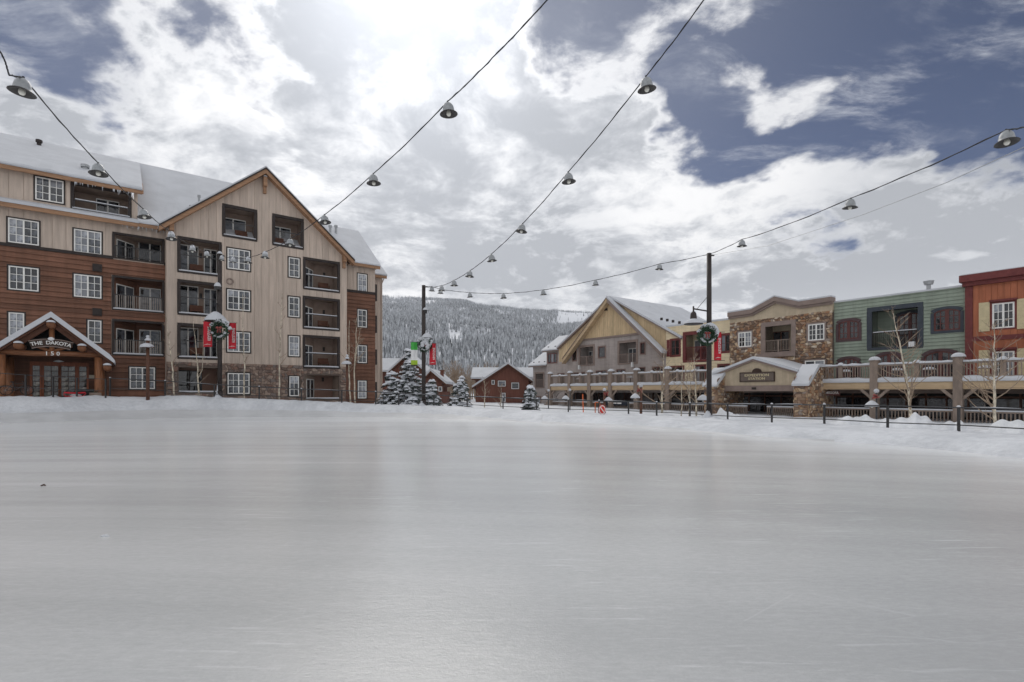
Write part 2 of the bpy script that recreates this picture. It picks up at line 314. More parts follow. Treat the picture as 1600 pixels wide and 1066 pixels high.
# ------------------------------------------------------------------ mesh helpers
class MB:
    def __init__(s): s.v = []; s.f = []; s.m = []; s.smooth = False
    def quad(s, a, b, c, d_, m=0):
        i = len(s.v); s.v += [a, b, c, d_]; s.f.append((i, i + 1, i + 2, i + 3)); s.m.append(m)
    def hexa(s, lo, hi, m=0):
        """two 4-rings -> closed solid"""
        i = len(s.v); s.v += list(lo) + list(hi)
        for q in ((3, 2, 1, 0), (4, 5, 6, 7), (0, 1, 5, 4), (1, 2, 6, 5), (2, 3, 7, 6), (3, 0, 4, 7)):
            s.f.append(tuple(i + k for k in q)); s.m.append(m)
    def box(s, x0, x1, y0, y1, z0, z1, m=0):
        s.hexa([(x0, y0, z0), (x1, y0, z0), (x1, y1, z0), (x0, y1, z0)], [(x0, y0, z1), (x1, y0, z1), (x1, y1, z1), (x0, y1, z1)], m)
    def prism(s, pts, y0, y1, m=0):
        """polygon in (x,z), counter-clockwise from the front, extruded from y0 to y1"""
        n = len(pts); i = len(s.v)
        s.v += [(x, y0, z) for x, z in pts] + [(x, y1, z) for x, z in pts]
        s.f.append(tuple(range(i, i + n))); s.m.append(m)
        s.f.append(tuple(range(i + 2 * n - 1, i + n - 1, -1))); s.m.append(m)
        for k in range(n):
            k2 = (k + 1) % n; s.f.append((i + k, i + n + k, i + n + k2, i + k2)); s.m.append(m)
    def prismx(s, pts, x0, x1, m=0):
        """polygon in (y,z) extruded along x"""
        n = len(pts); i = len(s.v)
        s.v += [(x0, y, z) for y, z in pts] + [(x1, y, z) for y, z in pts]
        s.f.append(tuple(range(i + n - 1, i - 1, -1))); s.m.append(m)
        s.f.append(tuple(range(i + n, i + 2 * n))); s.m.append(m)
        for k in range(n):
            k2 = (k + 1) % n; s.f.append((i + k, i + k2, i + n + k2, i + n + k)); s.m.append(m)
    def tube(s, pts, rad, n=6, m=0, caps=True):
        pts = [Vector(p) for p in pts]; rad = rad if isinstance(rad, (list, tuple)) else [rad] * len(pts)
        i0 = len(s.v); prev = None
        for k, p in enumerate(pts):
            t = (pts[min(k + 1, len(pts) - 1)] - pts[max(k - 1, 0)]).normalized()
            if prev is None:
                a = t.cross(Vector((0, 0, 1)) if abs(t.z) < .9 else Vector((1, 0, 0))).normalized()
            else:
                a = (prev - t * prev.dot(t)).normalized()
            prev = a; b = t.cross(a)
            for j in range(n):
                an = 2 * math.pi * j / n
                q = p + (a * math.cos(an) + b * math.sin(an)) * rad[k]; s.v.append(tuple(q))
        for k in range(len(pts) - 1):
            for j in range(n):
                j2 = (j + 1) % n
                s.f.append((i0 + k * n + j, i0 + k * n + j2, i0 + (k + 1) * n + j2, i0 + (k + 1) * n + j)); s.m.append(m)
        if caps:
            s.f.append(tuple(i0 + j for j in range(n - 1, -1, -1))); s.m.append(m)
            e = i0 + (len(pts) - 1) * n; s.f.append(tuple(e + j for j in range(n))); s.m.append(m)
    def lathe(s, c, prof, n=12, m=0, sx=1.0, sy=1.0):
        i0 = len(s.v); cx, cy, cz = c
        for r, z in prof:
            for j in range(n):
                a = 2 * math.pi * j / n; s.v.append((cx + r * sx * math.cos(a), cy + r * sy * math.sin(a), cz + z))
        for k in range(len(prof) - 1):
            for j in range(n):
                j2 = (j + 1) % n
                s.f.append((i0 + k * n + j, i0 + k * n + j2, i0 + (k + 1) * n + j2, i0 + (k + 1) * n + j)); s.m.append(m)
    def blob(s, c, rx, ry, rz, n=10, rings=6, m=0, jit=0.0, half=False):
        i0 = len(s.v)
        lo = 0 if half else -math.pi / 2
        for k in range(rings + 1):
            a = lo + (math.pi / 2 - lo) * k / rings
            for j in range(n):
                b = 2 * math.pi * j / n
                q = 1 + random.uniform(-jit, jit)
                s.v.append((c[0] + rx * q * math.cos(a) * math.cos(b), c[1] + ry * q * math.cos(a) * math.sin(b), c[2] + rz * q * math.sin(a)))
        for k in range(rings):
            for j in range(n):
                j2 = (j + 1) % n
                s.f.append((i0 + k * n + j, i0 + k * n + j2, i0 + (k + 1) * n + j2, i0 + (k + 1) * n + j)); s.m.append(m)
    def mesh(s, name, mats, off=(0, 0, 0)):
        me = bpy.data.meshes.new(name)
        ox, oy, oz = off
        me.from_pydata([(x - ox, y - oy, z - oz) for x, y, z in s.v], [], s.f)
        if not isinstance(mats, (list, tuple)): mats = [mats]
        for mm in mats: me.materials.append(M[mm] if isinstance(mm, str) else mm)
        if len(mats) > 1: me.polygons.foreach_set('material_index', s.m)
        if s.smooth: me.polygons.foreach_set('use_smooth', [True] * len(s.f))
        me.update(); return me

def link(name, data, parent=None):
    o = bpy.data.objects.new(name, data); COL.objects.link(o)
    if parent is not None: o.parent = parent
    return o
def tag(o, label=None, cat=None, group=None, kind=None):
    if label: o['label'] = label
    if cat: o['category'] = cat
    if group: o['group'] = group
    if kind: o['kind'] = kind
    return o
class Fr:
    """a vertical-facade frame: x runs rightwards along the facade, y away from the camera side, z up"""
    def __init__(s, deg): s.a = R(deg); s.c = math.cos(s.a); s.s = math.sin(s.a)
    def xz(s, D, px, py):
        k = (px - CX) / F; m = (HZ - py) / F
        lam = D / (-k * s.s + s.c)
        return lam * (k * s.c + s.s), EYE + lam * m
    def x(s, D, px): return s.xz(D, px, HZ)[0]
    def z(s, D, px, py): return s.xz(D, px, py)[1]
    def rect(s, D, a, b, c, d_):
        x0, z1 = s.xz(D, a, b); x1, z0 = s.xz(D, c, d_); return (x0, x1, z0, z1)
    def world(s, x, y, z=0): return Vector((x * s.c - y * s.s, x * s.s + y * s.c, z))
class Thing:
    def __init__(s, name, label, cat, fr=None, base=(0, 0, 0), group=None):
        s.fr = fr or Fr(0); s.base = base
        s.o = link(name, None); s.o.location = s.fr.world(*base); s.o.rotation_euler = (0, 0, s.fr.a)
        s.o.empty_display_size = .3
        tag(s.o, label, cat, group)
    def add(s, name, mb, mats, parent=None, label=None, kind=None):
        o = link(name, mb.mesh(name, mats, s.base), parent or s.o)
        if label: o['label'] = label
        if kind: o['kind'] = kind
        return o
    def inst(s, name, me, loc, scale, parent=None):
        o = link(name, me, parent or s.o)
        o.location = tuple(a - b for a, b in zip(loc, s.base)); o.scale = scale
        return o
def copy_tree(o, parent=None):
    c = o.copy(); COL.objects.link(c)
    if parent is not None: c.parent = parent
    for ch in list(o.children): copy_tree(ch, c)
    return c

def unit_box(name, mname):
    b = MB(); b.box(-.5, .5, -.5, .5, -.5, .5); return b.mesh(name, mname)

# ---- cladding: cut strips of a wall round its openings
def free(lo, hi, blocks):
    out = []; c = lo
    for a, b in sorted(blocks):
        if b <= c: continue
        if a >= hi: break
        if a > c + 1e-4: out.append((c, min(a, hi)))
        c = max(c, b)
    if c < hi - 1e-4: out.append((c, hi))
    return out
def vstrip(p, q, z0, topf, ops, brk=()):
    """pieces (xa, xb, za, zb_left, zb_right) of the vertical strip p..q"""
    e = sorted({p, q} | {x for o in ops for x in o[:2] if p < x < q} | {x for x in brk if p < x < q})
    for a, b in zip(e[:-1], e[1:]):
        if b - a < 1e-3: continue
        mid = (a + b) / 2; top = min(topf(a), topf(b)); 
        for za, zb in free(z0, 1e6, [(o[2], o[3]) for o in ops if o[0] < mid < o[1]]):
            if zb > 1e5: 
                ta, tb = topf(a), topf(b)
                if max(ta, tb) - za > .02: yield (a, b, za, max(ta, za + .01), max(tb, za + .01))
            else:
                if max(topf(a), topf(b)) - za < .02: continue
                if zb < top: yield (a, b, za, zb, zb)
                else: yield (a, b, za, max(za + .005, min(zb, topf(a))), max(za + .005, min(zb, topf(b))))
def wall(th, name, mname, x0, x1, z0, topf, y, ops, thick=.25, brk=(), kind=None):
    b = MB()
    for (a, c, za, ta, tc) in vstrip(x0, x1, z0, topf, ops, brk):
        b.prism([(a, za), (c, za), (c, tc), (a, ta)], y, y + thick)
    return th.add(name, b, mname, kind=kind)
def components(ps, ov):
    par = list(range(len(ps)))
    def find(i):
        while par[i] != i: i = par[i]
        return i
    for i in range(len(ps)):
        for j in range(i):
            if ov(ps[i], ps[j]): par[find(i)] = find(j)
    d_ = {}
    for i in range(len(ps)): d_.setdefault(find(i), []).append(ps[i])
    return d_.values()
def vboards(th, mname, x0, x1, z0, topf, y, ops, pitch, thick=.03, gap=.022, brk=(), name='board', parent=None):
    n = max(1, round((x1 - x0) / pitch)); st = (x1 - x0) / n
    for i in range(n):
        p = x0 + i * st + gap / 2; q = x0 + (i + 1) * st - gap / 2
        ps = list(vstrip(p, q, z0, topf, ops, brk))
        for comp in components(ps, lambda A, B: (abs(A[1] - B[0]) < 1e-3 or abs(B[1] - A[0]) < 1e-3) and min(A[3], B[3]) > max(A[2], B[2])):
            b = MB()
            for (a, c, za, ta, tc) in comp: b.prism([(a, za), (c, za), (c, tc), (a, ta)], y - thick, y)
            th.add(name, b, mname, parent)
def hplanks(th, mname, x0, x1, z0, z1, y, ops, pitch, thick=.05, name='plank', parent=None):
    n = max(1, round((z1 - z0) / pitch)); st = (z1 - z0) / n
    for i in range(n):
        a = z0 + i * st; b_ = a + st
        e = sorted({a, b_} | {z for o in ops for z in o[2:] if a < z < b_})
        ps = []
        for za, zb in zip(e[:-1], e[1:]):
            mid = (za + zb) / 2
            for xa, xb in free(x0, x1, [(o[0], o[1]) for o in ops if o[2] < mid < o[3]]): ps.append((xa, xb, za, zb))
        for comp in components(ps, lambda A, B: min(A[1], B[1]) > max(A[0], B[0]) and (abs(A[3] - B[2]) < 1e-4 or abs(B[3] - A[2]) < 1e-4)):
            mb = MB()
            for xa, xb, za, zb in comp:
                ta = thick - (thick - .012) * (za - a) / st; tb = thick - (thick - .012) * (zb - a) / st
                mb.hexa([(xa, y - ta, za), (xb, y - ta, za), (xb, y, za), (xa, y, za)], [(xa, y - tb, zb), (xb, y - tb, zb), (xb, y, zb), (xa, y, zb)])
            th.add(name, mb, mname, parent)
def stones(th, mname, x0, x1, z0, topf, y, ops, size=.34, thick=.07, seed=1, name='stone_facing', parent=None, xyz=None):
    """irregular split stones, each its own raised piece; joints recessed to the mortar behind"""
    rng = random.Random(seed); b = MB(); P = xyz or (lambda x, d_, z: (x, y - d_, z))
    zt = max(topf(x0), topf(x1), topf((x0 + x1) / 2)); nr = max(1, int((zt - z0) / (size * .98))); rh = (zt - z0) / nr
    nc = max(1, int((x1 - x0) / (size * .92))); cw = (x1 - x0) / nc
    jit = {}
    def node(i, j):
        if (i, j) not in jit:
            jx = rng.uniform(-.36, .36) * cw + (.5 * cw if j % 2 else 0); jz = rng.uniform(-.34, .34) * rh
            x = x0 + i * cw + jx; z = z0 + j * rh + (0 if j in (0, nr) else jz)
            jit[(i, j)] = (min(max(x, x0), x1), z)
        return jit[(i, j)]
    for j in range(nr):
        i = -1
        while i <= nc:
            wd = 2 if rng.random() < .16 else 1
            q = [node(i, j), node(i + wd, j), node(i + wd, j + 1), node(i, j + 1)]; i += wd
            cx = sum(p[0] for p in q) / 4; cz = sum(p[1] for p in q) / 4
            if max(p[0] for p in q) - min(p[0] for p in q) < .06: continue
            if max(p[1] for p in q) > topf(cx) + .03: 
                q = [(p[0], min(p[1], topf(p[0]))) for p in q]
                if max(p[1] for p in q) - min(p[1] for p in q) < .08: continue
            if any(o[0] - .02 < cx < o[1] + .02 and o[2] - .02 < cz < o[3] + .02 for o in ops): continue
            q2 = []
            for px_, pz_ in q:                       # keep clear of openings
                for o in ops:
                    if o[0] < px_ < o[1] and o[2] < pz_ < o[3]:
                        dx = min((px_ - o[0], o[0]), (o[1] - px_, o[1])); dz = min((pz_ - o[2], o[2]), (o[3] - pz_, o[3]))
                        if dx[0] < dz[0]: px_ = dx[1]
                        else: pz_ = dz[1]
                q2.append((px_, pz_))
            q = q2; dp = thick * rng.uniform(.45, 1.1)
            lo = [P(cx + (a - cx) * .94, 0, cz + (c - cz) * .93) for a, c in q]
            mi = [P(cx + (a - cx) * .90, dp * .7, cz + (c - cz) * .88) for a, c in q]
            hi = [P(cx + (a - cx) * .62, dp, cz + (c - cz) * .58) for a, c in q]
            k = len(b.v); b.v += lo + mi + hi
            for r in (0, 4):
                for e in range(4):
                    e2 = (e + 1) % 4; b.f.append((k + r + e, k + r + e2, k + r + 4 + e2, k + r + 4 + e)); b.m.append(0)
            b.f.append((k + 8, k + 9, k + 10, k + 11)); b.m.append(0)
    o = th.add(name, b, mname, parent); o['kind'] = 'stuff'; return o

PANE = {k: unit_box('pane_' + k, k) for k in ('glass', 'glassd', 'glasswarm', 'glassc')}
WRNG = random.Random(77)
def window(th, r, y, sash=2, cols=2, rows=3, case='dark', fmat='white', cw=.10, fw=.085, panes=True, glass='glass', name='window', sill=False):
    x0, x1, z0, z1 = r; b = MB()
    y0, y1 = y - .045, y + .07
    b.box(x0, x1, y0, y1, z0, z0 + fw); b.box(x0, x1, y0, y1, z1 - fw, z1)
    b.box(x0, x0 + fw, y0, y1, z0 + fw, z1 - fw); b.box(x1 - fw, x1, y0, y1, z0 + fw, z1 - fw)
    iw = (x1 - x0 - 2 * fw - (sash - 1) * fw * 1.15) / sash; pp = []
    for s_ in range(sash):
        a = x0 + fw + s_ * (iw + fw * 1.15)
        if s_: b.box(a - fw * 1.15, a, y0 + .002, y1, z0 + fw, z1 - fw)
        mt = .038
        pw = (iw - (cols - 1) * mt) / cols; ph = (z1 - z0 - 2 * fw - (rows - 1) * mt) / rows
        for i in range(1, cols): b.box(a + i * (pw + mt) - mt, a + i * (pw + mt), y0 + .018, y1 - .02, z0 + fw, z1 - fw)
        for j in range(1, rows): b.box(a, a + iw, y0 + .021, y1 - .023, z0 + fw + j * (ph + mt) - mt, z0 + fw + j * (ph + mt))
        cur = WRNG.random(); full = cur < .26; half_ = .26 <= cur < .50
        if panes:
            for i in range(cols):
                for j in range(rows): pp.append((a + i * (pw + mt) + pw / 2, z0 + fw + j * (ph + mt) + ph / 2, pw + .02, ph + .02, full or (half_ and j >= rows - 1)))
        else: pp.append((a + iw / 2, (z0 + z1) / 2, iw + .02, z1 - z0 - 2 * fw + .02, cur < .2))
    o = th.add(name, b, fmat)
    if case:
        c = MB(); ya, yb = y - .062, y + .02
        c.box(x0 - cw, x1 + cw, ya, yb, z1 + .002, z1 + cw); c.box(x0 - cw, x1 + cw, ya, yb, z0 - cw, z0 - .002)
        c.box(x0 - cw, x0 - .002, ya, yb, z0 - .002, z1 + .002); c.box(x1 + .002, x1 + cw, ya, yb, z0 - .002, z1 + .002)
        th.add('casing', c, case, o)
    for (cx, cz, pw, ph, cu) in pp: th.inst('pane', PANE['glassc' if cu else glass], (cx, y + .015, cz), (pw, .02, ph), o)
    return o
def wop(r, m=.0): return (r[0] - m, r[1] + m, r[2] - m, r[3] + m)
def glass_leaf(b, P, w, h, fw=.09, mid=1):
    """one leaf of a glazed door in a local (u right, v out, z) map P"""
    def bx(u0, u1, v0, v1, z0, z1, m):
        b.hexa([P(u0, v0, z0), P(u1, v0, z0), P(u1, v1, z0), P(u0, v1, z0)], [P(u0, v0, z1), P(u1, v0, z1), P(u1, v1, z1), P(u0, v1, z1)], m)
    n = mid + 1; lw = w / n
    bx(0, w, -.02, .05, h - fw, h, 0); bx(0, w, -.02, .05, 0, fw, 0)
    for i in range(n):
        bx(i * lw, i * lw + fw * .6, -.022, .048, fw, h - fw, 0); bx((i + 1) * lw - fw * .6, (i + 1) * lw, -.021, .046, fw, h - fw, 0)
        bx(i * lw + fw * .6, (i + 1) * lw - fw * .6, 0, .02, fw, h - fw, 1)
def balcony(th, r, y, depth=1.9, trim='dark', inner='ceil', rail='iron', rail_h=1.0, bal=True, diag=0.0, doors=(), snow=True, tw=.14, lamp=None, railsnow=False, name='balcony', chair=None, posts=(), gl='glass', frame='white', balm=None):
    """recess behind the opening r; doors = list of (kind, x0, x1, z_head) on the back wall, diag = width of a canted left wall with a door"""
    x0, x1, z0, z1 = r; b = MB(); yb = y + depth
    b.quad((x0, y, z0), (x1, y, z0), (x1, yb, z0), (x0, yb, z0)); b.quad((x0, y, z1), (x0, yb, z1), (x1, yb, z1), (x1, y, z1))
    b.quad((x1, y, z0), (x1, y, z1), (x1, yb, z1), (x1, yb, z0)); b.quad((x0, yb, z0), (x1, yb, z0), (x1, yb, z1), (x0, yb, z1))
    b.quad((x0, y, z0), (x0, yb, z0), (x0, yb, z1), (x0, y, z1))
    if diag: b.hexa([(x0, y + .30, z0), (x0 + diag, yb, z0), (x0 + diag, yb + .02, z0), (x0, yb + .02, z0)], [(x0, y + .30, z1), (x0 + diag, yb, z1), (x0 + diag, yb + .02, z1), (x0, yb + .02, z1)])
    o = th.add(name, b, inner)
    if trim:
        c = MB(); ya, ye = y - .075, y + .12
        c.box(x0 - tw * .4, x1 + tw * .4, ya, ye, z1 - tw * .6, z1 + tw * .6); c.box(x0 - tw * .5, x0 + tw * .7, ya + .003, ye, z0, z1 - tw * .6); c.box(x1 - tw * .7, x1 + tw * .5, ya + .003, ye, z0, z1 - tw * .6)
        c.box(x0 - tw * .4, x1 + tw * .4, ya, ye, z0 - tw * .8, z0)
        th.add('trim', c, trim, o)
    if diag:
        h = min(2.15, (z1 - z0) * .82); L = math.hypot(diag, depth - .3); ux, uy = diag / L, (depth - .3) / L
        g = MB(); s0 = L * .12
        glass_leaf(g, lambda u, v, z: (x0 + ux * (s0 + u) + uy * (.03 - v), y + .30 + uy * (s0 + u) - ux * (.03 - v), z0 + .05 + z), L * .74, h)
        th.add('glass_door', g, [frame, gl], o)
    for (a, c_, h) in doors:
        g = MB(); glass_leaf(g, lambda u, v, z: (a + u, yb - .06 + v, z0 + .05 + z), c_ - a, h)
        th.add('glass_door', g, [frame, gl], o)
    if rail:
        g = MB(); zr = z0 + rail_h
        g.box(x0 + tw * .6, x1 - tw * .6, y - .01, y + .06, zr - .07, zr); g.box(x0 + tw * .6, x1 - tw * .6, y, y + .05, z0 + .10, z0 + .15)
        g.box(x0 + tw * .6, x0 + tw * .6 + .05, y - .005, y + .055, z0 + .12, zr - .01); g.box(x1 - tw * .6 - .05, x1 - tw * .6, y - .005, y + .055, z0 + .12, zr - .01)
        ro_ = th.add('railing', g, rail, o); g = MB()
        if bal:
            n = int((x1 - x0) / .14)
            for i in range(1, n):
                xx = x0 + (x1 - x0) * i / n; g.box(xx - .02, xx + .02, y + .008, y + .042, z0 + .15, zr - .07)
        for pxx in posts: g.box(pxx - .06, pxx + .06, y - .012, y + .065, z0, zr)
        if g.v: b2_ = link('balusters', g.mesh('balusters', balm or rail, th.base), o); b2_['kind'] = 'stuff'
        if railsnow:
            g = MB(); g.box(x0 + tw, x1 - tw, y - .03, y + .08, zr + .001, zr + .07); th.add('rail_snow', g, 'snowcap', o)
    if snow:
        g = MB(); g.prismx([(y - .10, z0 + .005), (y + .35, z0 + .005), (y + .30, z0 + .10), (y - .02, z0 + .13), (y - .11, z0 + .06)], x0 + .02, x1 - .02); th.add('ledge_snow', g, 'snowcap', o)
    if lamp:
        g = MB(); g.box(lamp - .09, lamp + .09, yb - .16, yb - .005, z0 + 1.75, z0 + 2.15); th.add('wall_lamp', g, 'dark', o)
    if chair:
        g = MB(); cx = chair
        g.box(cx - .5, cx + .5, y + .7, y + 1.3, z0 + .38, z0 + .45); g.box(cx - .5, cx + .5, y + 1.22, y + 1.3, z0 + .45, z0 + .95)
        for dx in (-.46, .40):
            g.box(cx + dx, cx + dx + .06, y + .7, y + .76, z0, z0 + .62); g.box(cx + dx, cx + dx + .06, y + 1.22, y + 1.28, z0, z0 + .38)
        th.add('bench', g, 'darkwood', o)
    return o

# ------------------------------------------------------------------ terrain
def polar(lst): return [(math.atan2((p - CX) / F, 1), Y * math.hypot(1, (p - CX) / F)) for p, Y in lst]
EDGE = polar([(0, 30.6), (100, 32.6), (200, 35.6), (343, 38), (480, 38.5), (600, 38), (740, 34.5), (860, 30.4), (1000, 27), (1100, 24), (1200, 20.8), (1300, 19.5), (1400, 18), (1500, 16.2), (1600, 14.4)])
FPX = [(0, 34.0, 1.50), (100, 36.0, 1.50), (172, 38.5, 1.50), (258, 40, 1.50), (335, 40.5, 1.45), (480, 40.8, 1.17), (587, 40.2, .88), (690, 39.6, .80), (786, 38, .60), (890, 36.5, .44), (982, 34.5, .38), (1080, 31.7, .33), (1137, 28.5, .33), (1206, 26, .35), (1288, 23.6, .40), (1387, 21.8, .38), (1498, 19.6, .38), (1600, 18, .38)]
FEN = polar([(p, Y) for p, Y, z in FPX])
pi = math.pi
def closed(lst, extra):
    a = sorted(lst + extra); t = np.array([q[0] for q in a]); r = np.array([q[1] for q in a])
    return np.concatenate([t - 2 * pi, t, t + 2 * pi]), np.concatenate([r, r, r])
ET, ER = closed(EDGE, [(R(62), 18), (R(90), 15), (R(130), 13), (R(180), 13), (R(-130), 22), (R(-90), 34), (R(-62), 42)])
FT, FR_ = closed(FEN, [(R(62), 22), (R(90), 19), (R(130), 17), (R(180), 17), (R(-130), 26), (R(-90), 38), (R(-62), 46)])
ZT, ZF = closed([(t, z) for (t, _), (_, _, z) in zip(FEN, FPX)], [(R(75), .4), (R(180), .5), (R(-75), 1.4)])
GT, GZ = closed([(R(-45), 1.15), (R(-25), .95), (R(-12), .45), (R(0), .1), (R(15), -.1), (R(45), -.25)], [(R(90), -.1), (R(180), .3), (R(-90), 1.0)])
PT_, PP = closed([(R(-45), .95), (R(-10), .9), (R(10), .45), (R(30), .30), (R(45), .28)], [(R(120), .3), (R(-120), .9)])
def er(t): return float(np.interp(t, ET, ER))
def fz(t): return float(np.interp(t, ZT, ZF))
def frr(t): return float(np.interp(t, FT, FR_))
def gz(t): return float(np.interp(t, GT, GZ))
HEAPS = []
def heap(px, Y, h, rx): HEAPS.append(((px - CX) / F * Y, Y, h, rx))
for a in ((1150, 30.5, .85, 1.0), (1182, 31, .95, .8), (1125, 31.5, .6, .9), (1318, 27.5, 1.1, 1.0), (1345, 28, .9, .8), (1395, 26.5, .85, 1.3), (1440, 26, .75, 1.2), (1595, 22, .85, 1.1), (1640, 21, 1.0, 1.3), (1530, 23.2, .5, 1.1), (1475, 24.5, .55, 1.0), (1250, 28.5, .45, 1.0), (1040, 36, .55, 1.3), (960, 38, .5, .9), (1000, 37.5, .45, 1.0), (85, 36.6, .35, .45), (20, 35.2, .25, .9), (150, 38.0, .22, .8), (300, 41.5, .3, 1.5), (545, 42.5, .25, 1.0), (640, 42, .3, 1.2)): heap(*a)
def ns(x, y, s, o=0): return noise.noise(Vector((x * s + o, y * s - o, o * .37)))
def ground_z(X, Y):
    t = math.atan2(X, Y); r = math.hypot(X, Y); E, Fb = er(t), frr(t)
    if r <= E: return -.03
    zf = fz(t)
    if r <= Fb:
        p = (r - E) / (Fb - E); k = float(np.interp(t, PT_, PP)); q = min(1, p / k); s_ = q * q * (3 - 2 * q)
        if k < .6: s_ = min(1, (1 - (1 - q) ** 2.2))
        z = -.03 + (zf + .03) * s_
        a_ = ap(t)
        if a_ > .05:
            w_ = min(1, (a_ - .05) / .4); w_ = w_ * w_ * (3 - 2 * w_); s2_ = .40 * p / a_ if p < a_ else .40 + .60 * (1 - (1 - (p - a_) / (1 - a_)) ** 1.6)
            z = (-.03 + (zf + .03) * s2_) * w_ + z * (1 - w_)
        z += (ns(X, Y, .9) * .05 + ns(X, Y, 2.6, 4) * .03) * min(1, p * 4) * (.25 if p < a_ else 1)
        if k < .6: z += ns(X, Y, .55, 8) * .045 * math.sin(min(1, p / k) * pi)
    else:
        q = min(1, (r - Fb) / 4.0); s_ = q * q * (3 - 2 * q); g = gz(t)
        z = zf * (1 - s_) + g * s_ + ns(X, Y, .8) * .07 + ns(X, Y, 2.2, 3) * .03
    for hx, hy, hh, hr in HEAPS:
        dd = (X - hx) ** 2 + (Y - hy) ** 2
        if dd < 9 * hr * hr: z += .62 * hh * math.exp(-(dd / (hr * hr)) * (1 + .9 * ns(X, Y, 1.1, 6))) * (1 + .7 * ns(X, Y, 2.4, 6))
    return z
AT, AP = closed([(R(-45), .52), (R(-28), .52), (R(-14), .46), (R(-6), .3), (R(2), .1), (R(45), 0)], [(R(120), 0), (R(-100), .5)])
def ap(t): return float(np.interp(t, AT, AP))
ths = sorted(set([-pi + 2 * pi * i / 150 for i in range(151)] + [R(-46) + R(92) * i / 620 for i in range(621)]))
pf = [0, .03, .06, .1, .14, .18, .22, .26, .31, .36, .42, .48, .55, .62, .7, .78, .86, .93, 1.0]
bank = MB(); bank.smooth = True; apron = MB(); apron.smooth = True; grd = MB(); grd.smooth = True
outer = [0, .3, .6, .9, 1.2, 1.6, 2, 2.5, 3, 3.6, 4.3, 5.2, 6.5, 8.5, 12, 20, 40, 90, 200, 450, 900, 2000, 4500]
for t in ths:
    st, ct = math.sin(t), math.cos(t); E, Fb = er(t), frr(t)
    for p in pf:
        r = E + (Fb - E) * p + (ns(st * E, ct * E, .7) * .18 if p == 0 else 0); bank.v.append((st * r, ct * r, ground_z(st * r, ct * r)))
    for o_ in outer:
        r = Fb + o_; grd.v.append((st * r, ct * r, ground_z(st * r, ct * r)))
for i in range(len(ths) - 1):
    for n, b in ((len(pf), bank), (len(outer), grd)):
        for j in range(n - 1):
            if b is bank and pf[j + 1] <= ap(ths[i]): apron.f.append((i * n + j, i * n + j + 1, (i + 1) * n + j + 1, (i + 1) * n + j)); apron.m.append(0); continue
            b.f.append((i * n + j, i * n + j + 1, (i + 1) * n + j + 1, (i + 1) * n + j)); b.m.append(0)
apron.v = bank.v; tag(link('frosted_edge', apron.mesh('frosted_edge', 'apron')), 'frosted sloping margin where the ice meets the snow bank', 'ice edge', kind='structure')
tag(link('snow_bank', bank.mesh('snow_bank', 'bank')), 'low bank of ploughed snow curving round the edge of the ice', 'snow bank', kind='structure')
tag(link('snow_ground', grd.mesh('snow_ground', 'bank')), 'snow covered ground beyond the rink railing', 'ground', kind='structure')
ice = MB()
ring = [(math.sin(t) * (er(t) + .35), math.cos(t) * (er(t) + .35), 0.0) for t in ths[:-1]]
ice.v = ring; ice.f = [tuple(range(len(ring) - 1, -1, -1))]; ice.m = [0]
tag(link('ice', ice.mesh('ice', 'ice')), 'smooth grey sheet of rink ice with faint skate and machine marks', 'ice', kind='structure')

# ------------------------------------------------------------------ forested mountain
RIDGE = [(-900, 540), (-200, 480), (300, 445), (597, 462), (660, 466), (730, 470), (760, 477), (800, 482), (840, 486), (880, 486), (930, 489), (1000, 497), (1040, 506), (1100, 522), (1250, 560), (1500, 585), (2400, 600)]
Y0, Y1 = 330.0, 2000.0
def hill(X, Y):
    px = CX + F * X / Y
    ry = float(np.interp(px, [a for a, b in RIDGE], [b for a, b in RIDGE])); H = (HZ - ry) / F * Y1
    q = max(0.0, (Y - Y0) / (Y1 - Y0))
    z = H * min(q, 1) ** 1.12 if q < 1 else H * max(0, 1 - (q - 1) * 1.5)
    return z - 2 + (noise.noise(Vector((X * .004, Y * .004, 1))) * 26 + noise.noise(Vector((X * .013, Y * .013, 5))) * 7) * min(1, q * 3) * (1 if q < .9 else max(.15, 1 - (q - .9) * 8)) 
hm = MB(); hm.smooth = True
pxs = np.linspace(-900, 2400, 200); ys = np.concatenate([np.linspace(300, 2000, 70), np.linspace(2060, 3200, 12)])
for p in pxs:
    for y in ys: X = (p - CX) / F * y; hm.v.append((X, y, hill(X, y)))
n = len(ys)
for i in range(len(pxs) - 1):
    for j in range(n - 1): hm.f.append((i * n + j, (i + 1) * n + j, (i + 1) * n + j + 1, i * n + j + 1)); hm.m.append(0)
tag(link('mountain', hm.mesh('mountain', 'snow')), 'snow covered mountain slope rising behind the village', 'mountain', kind='structure')

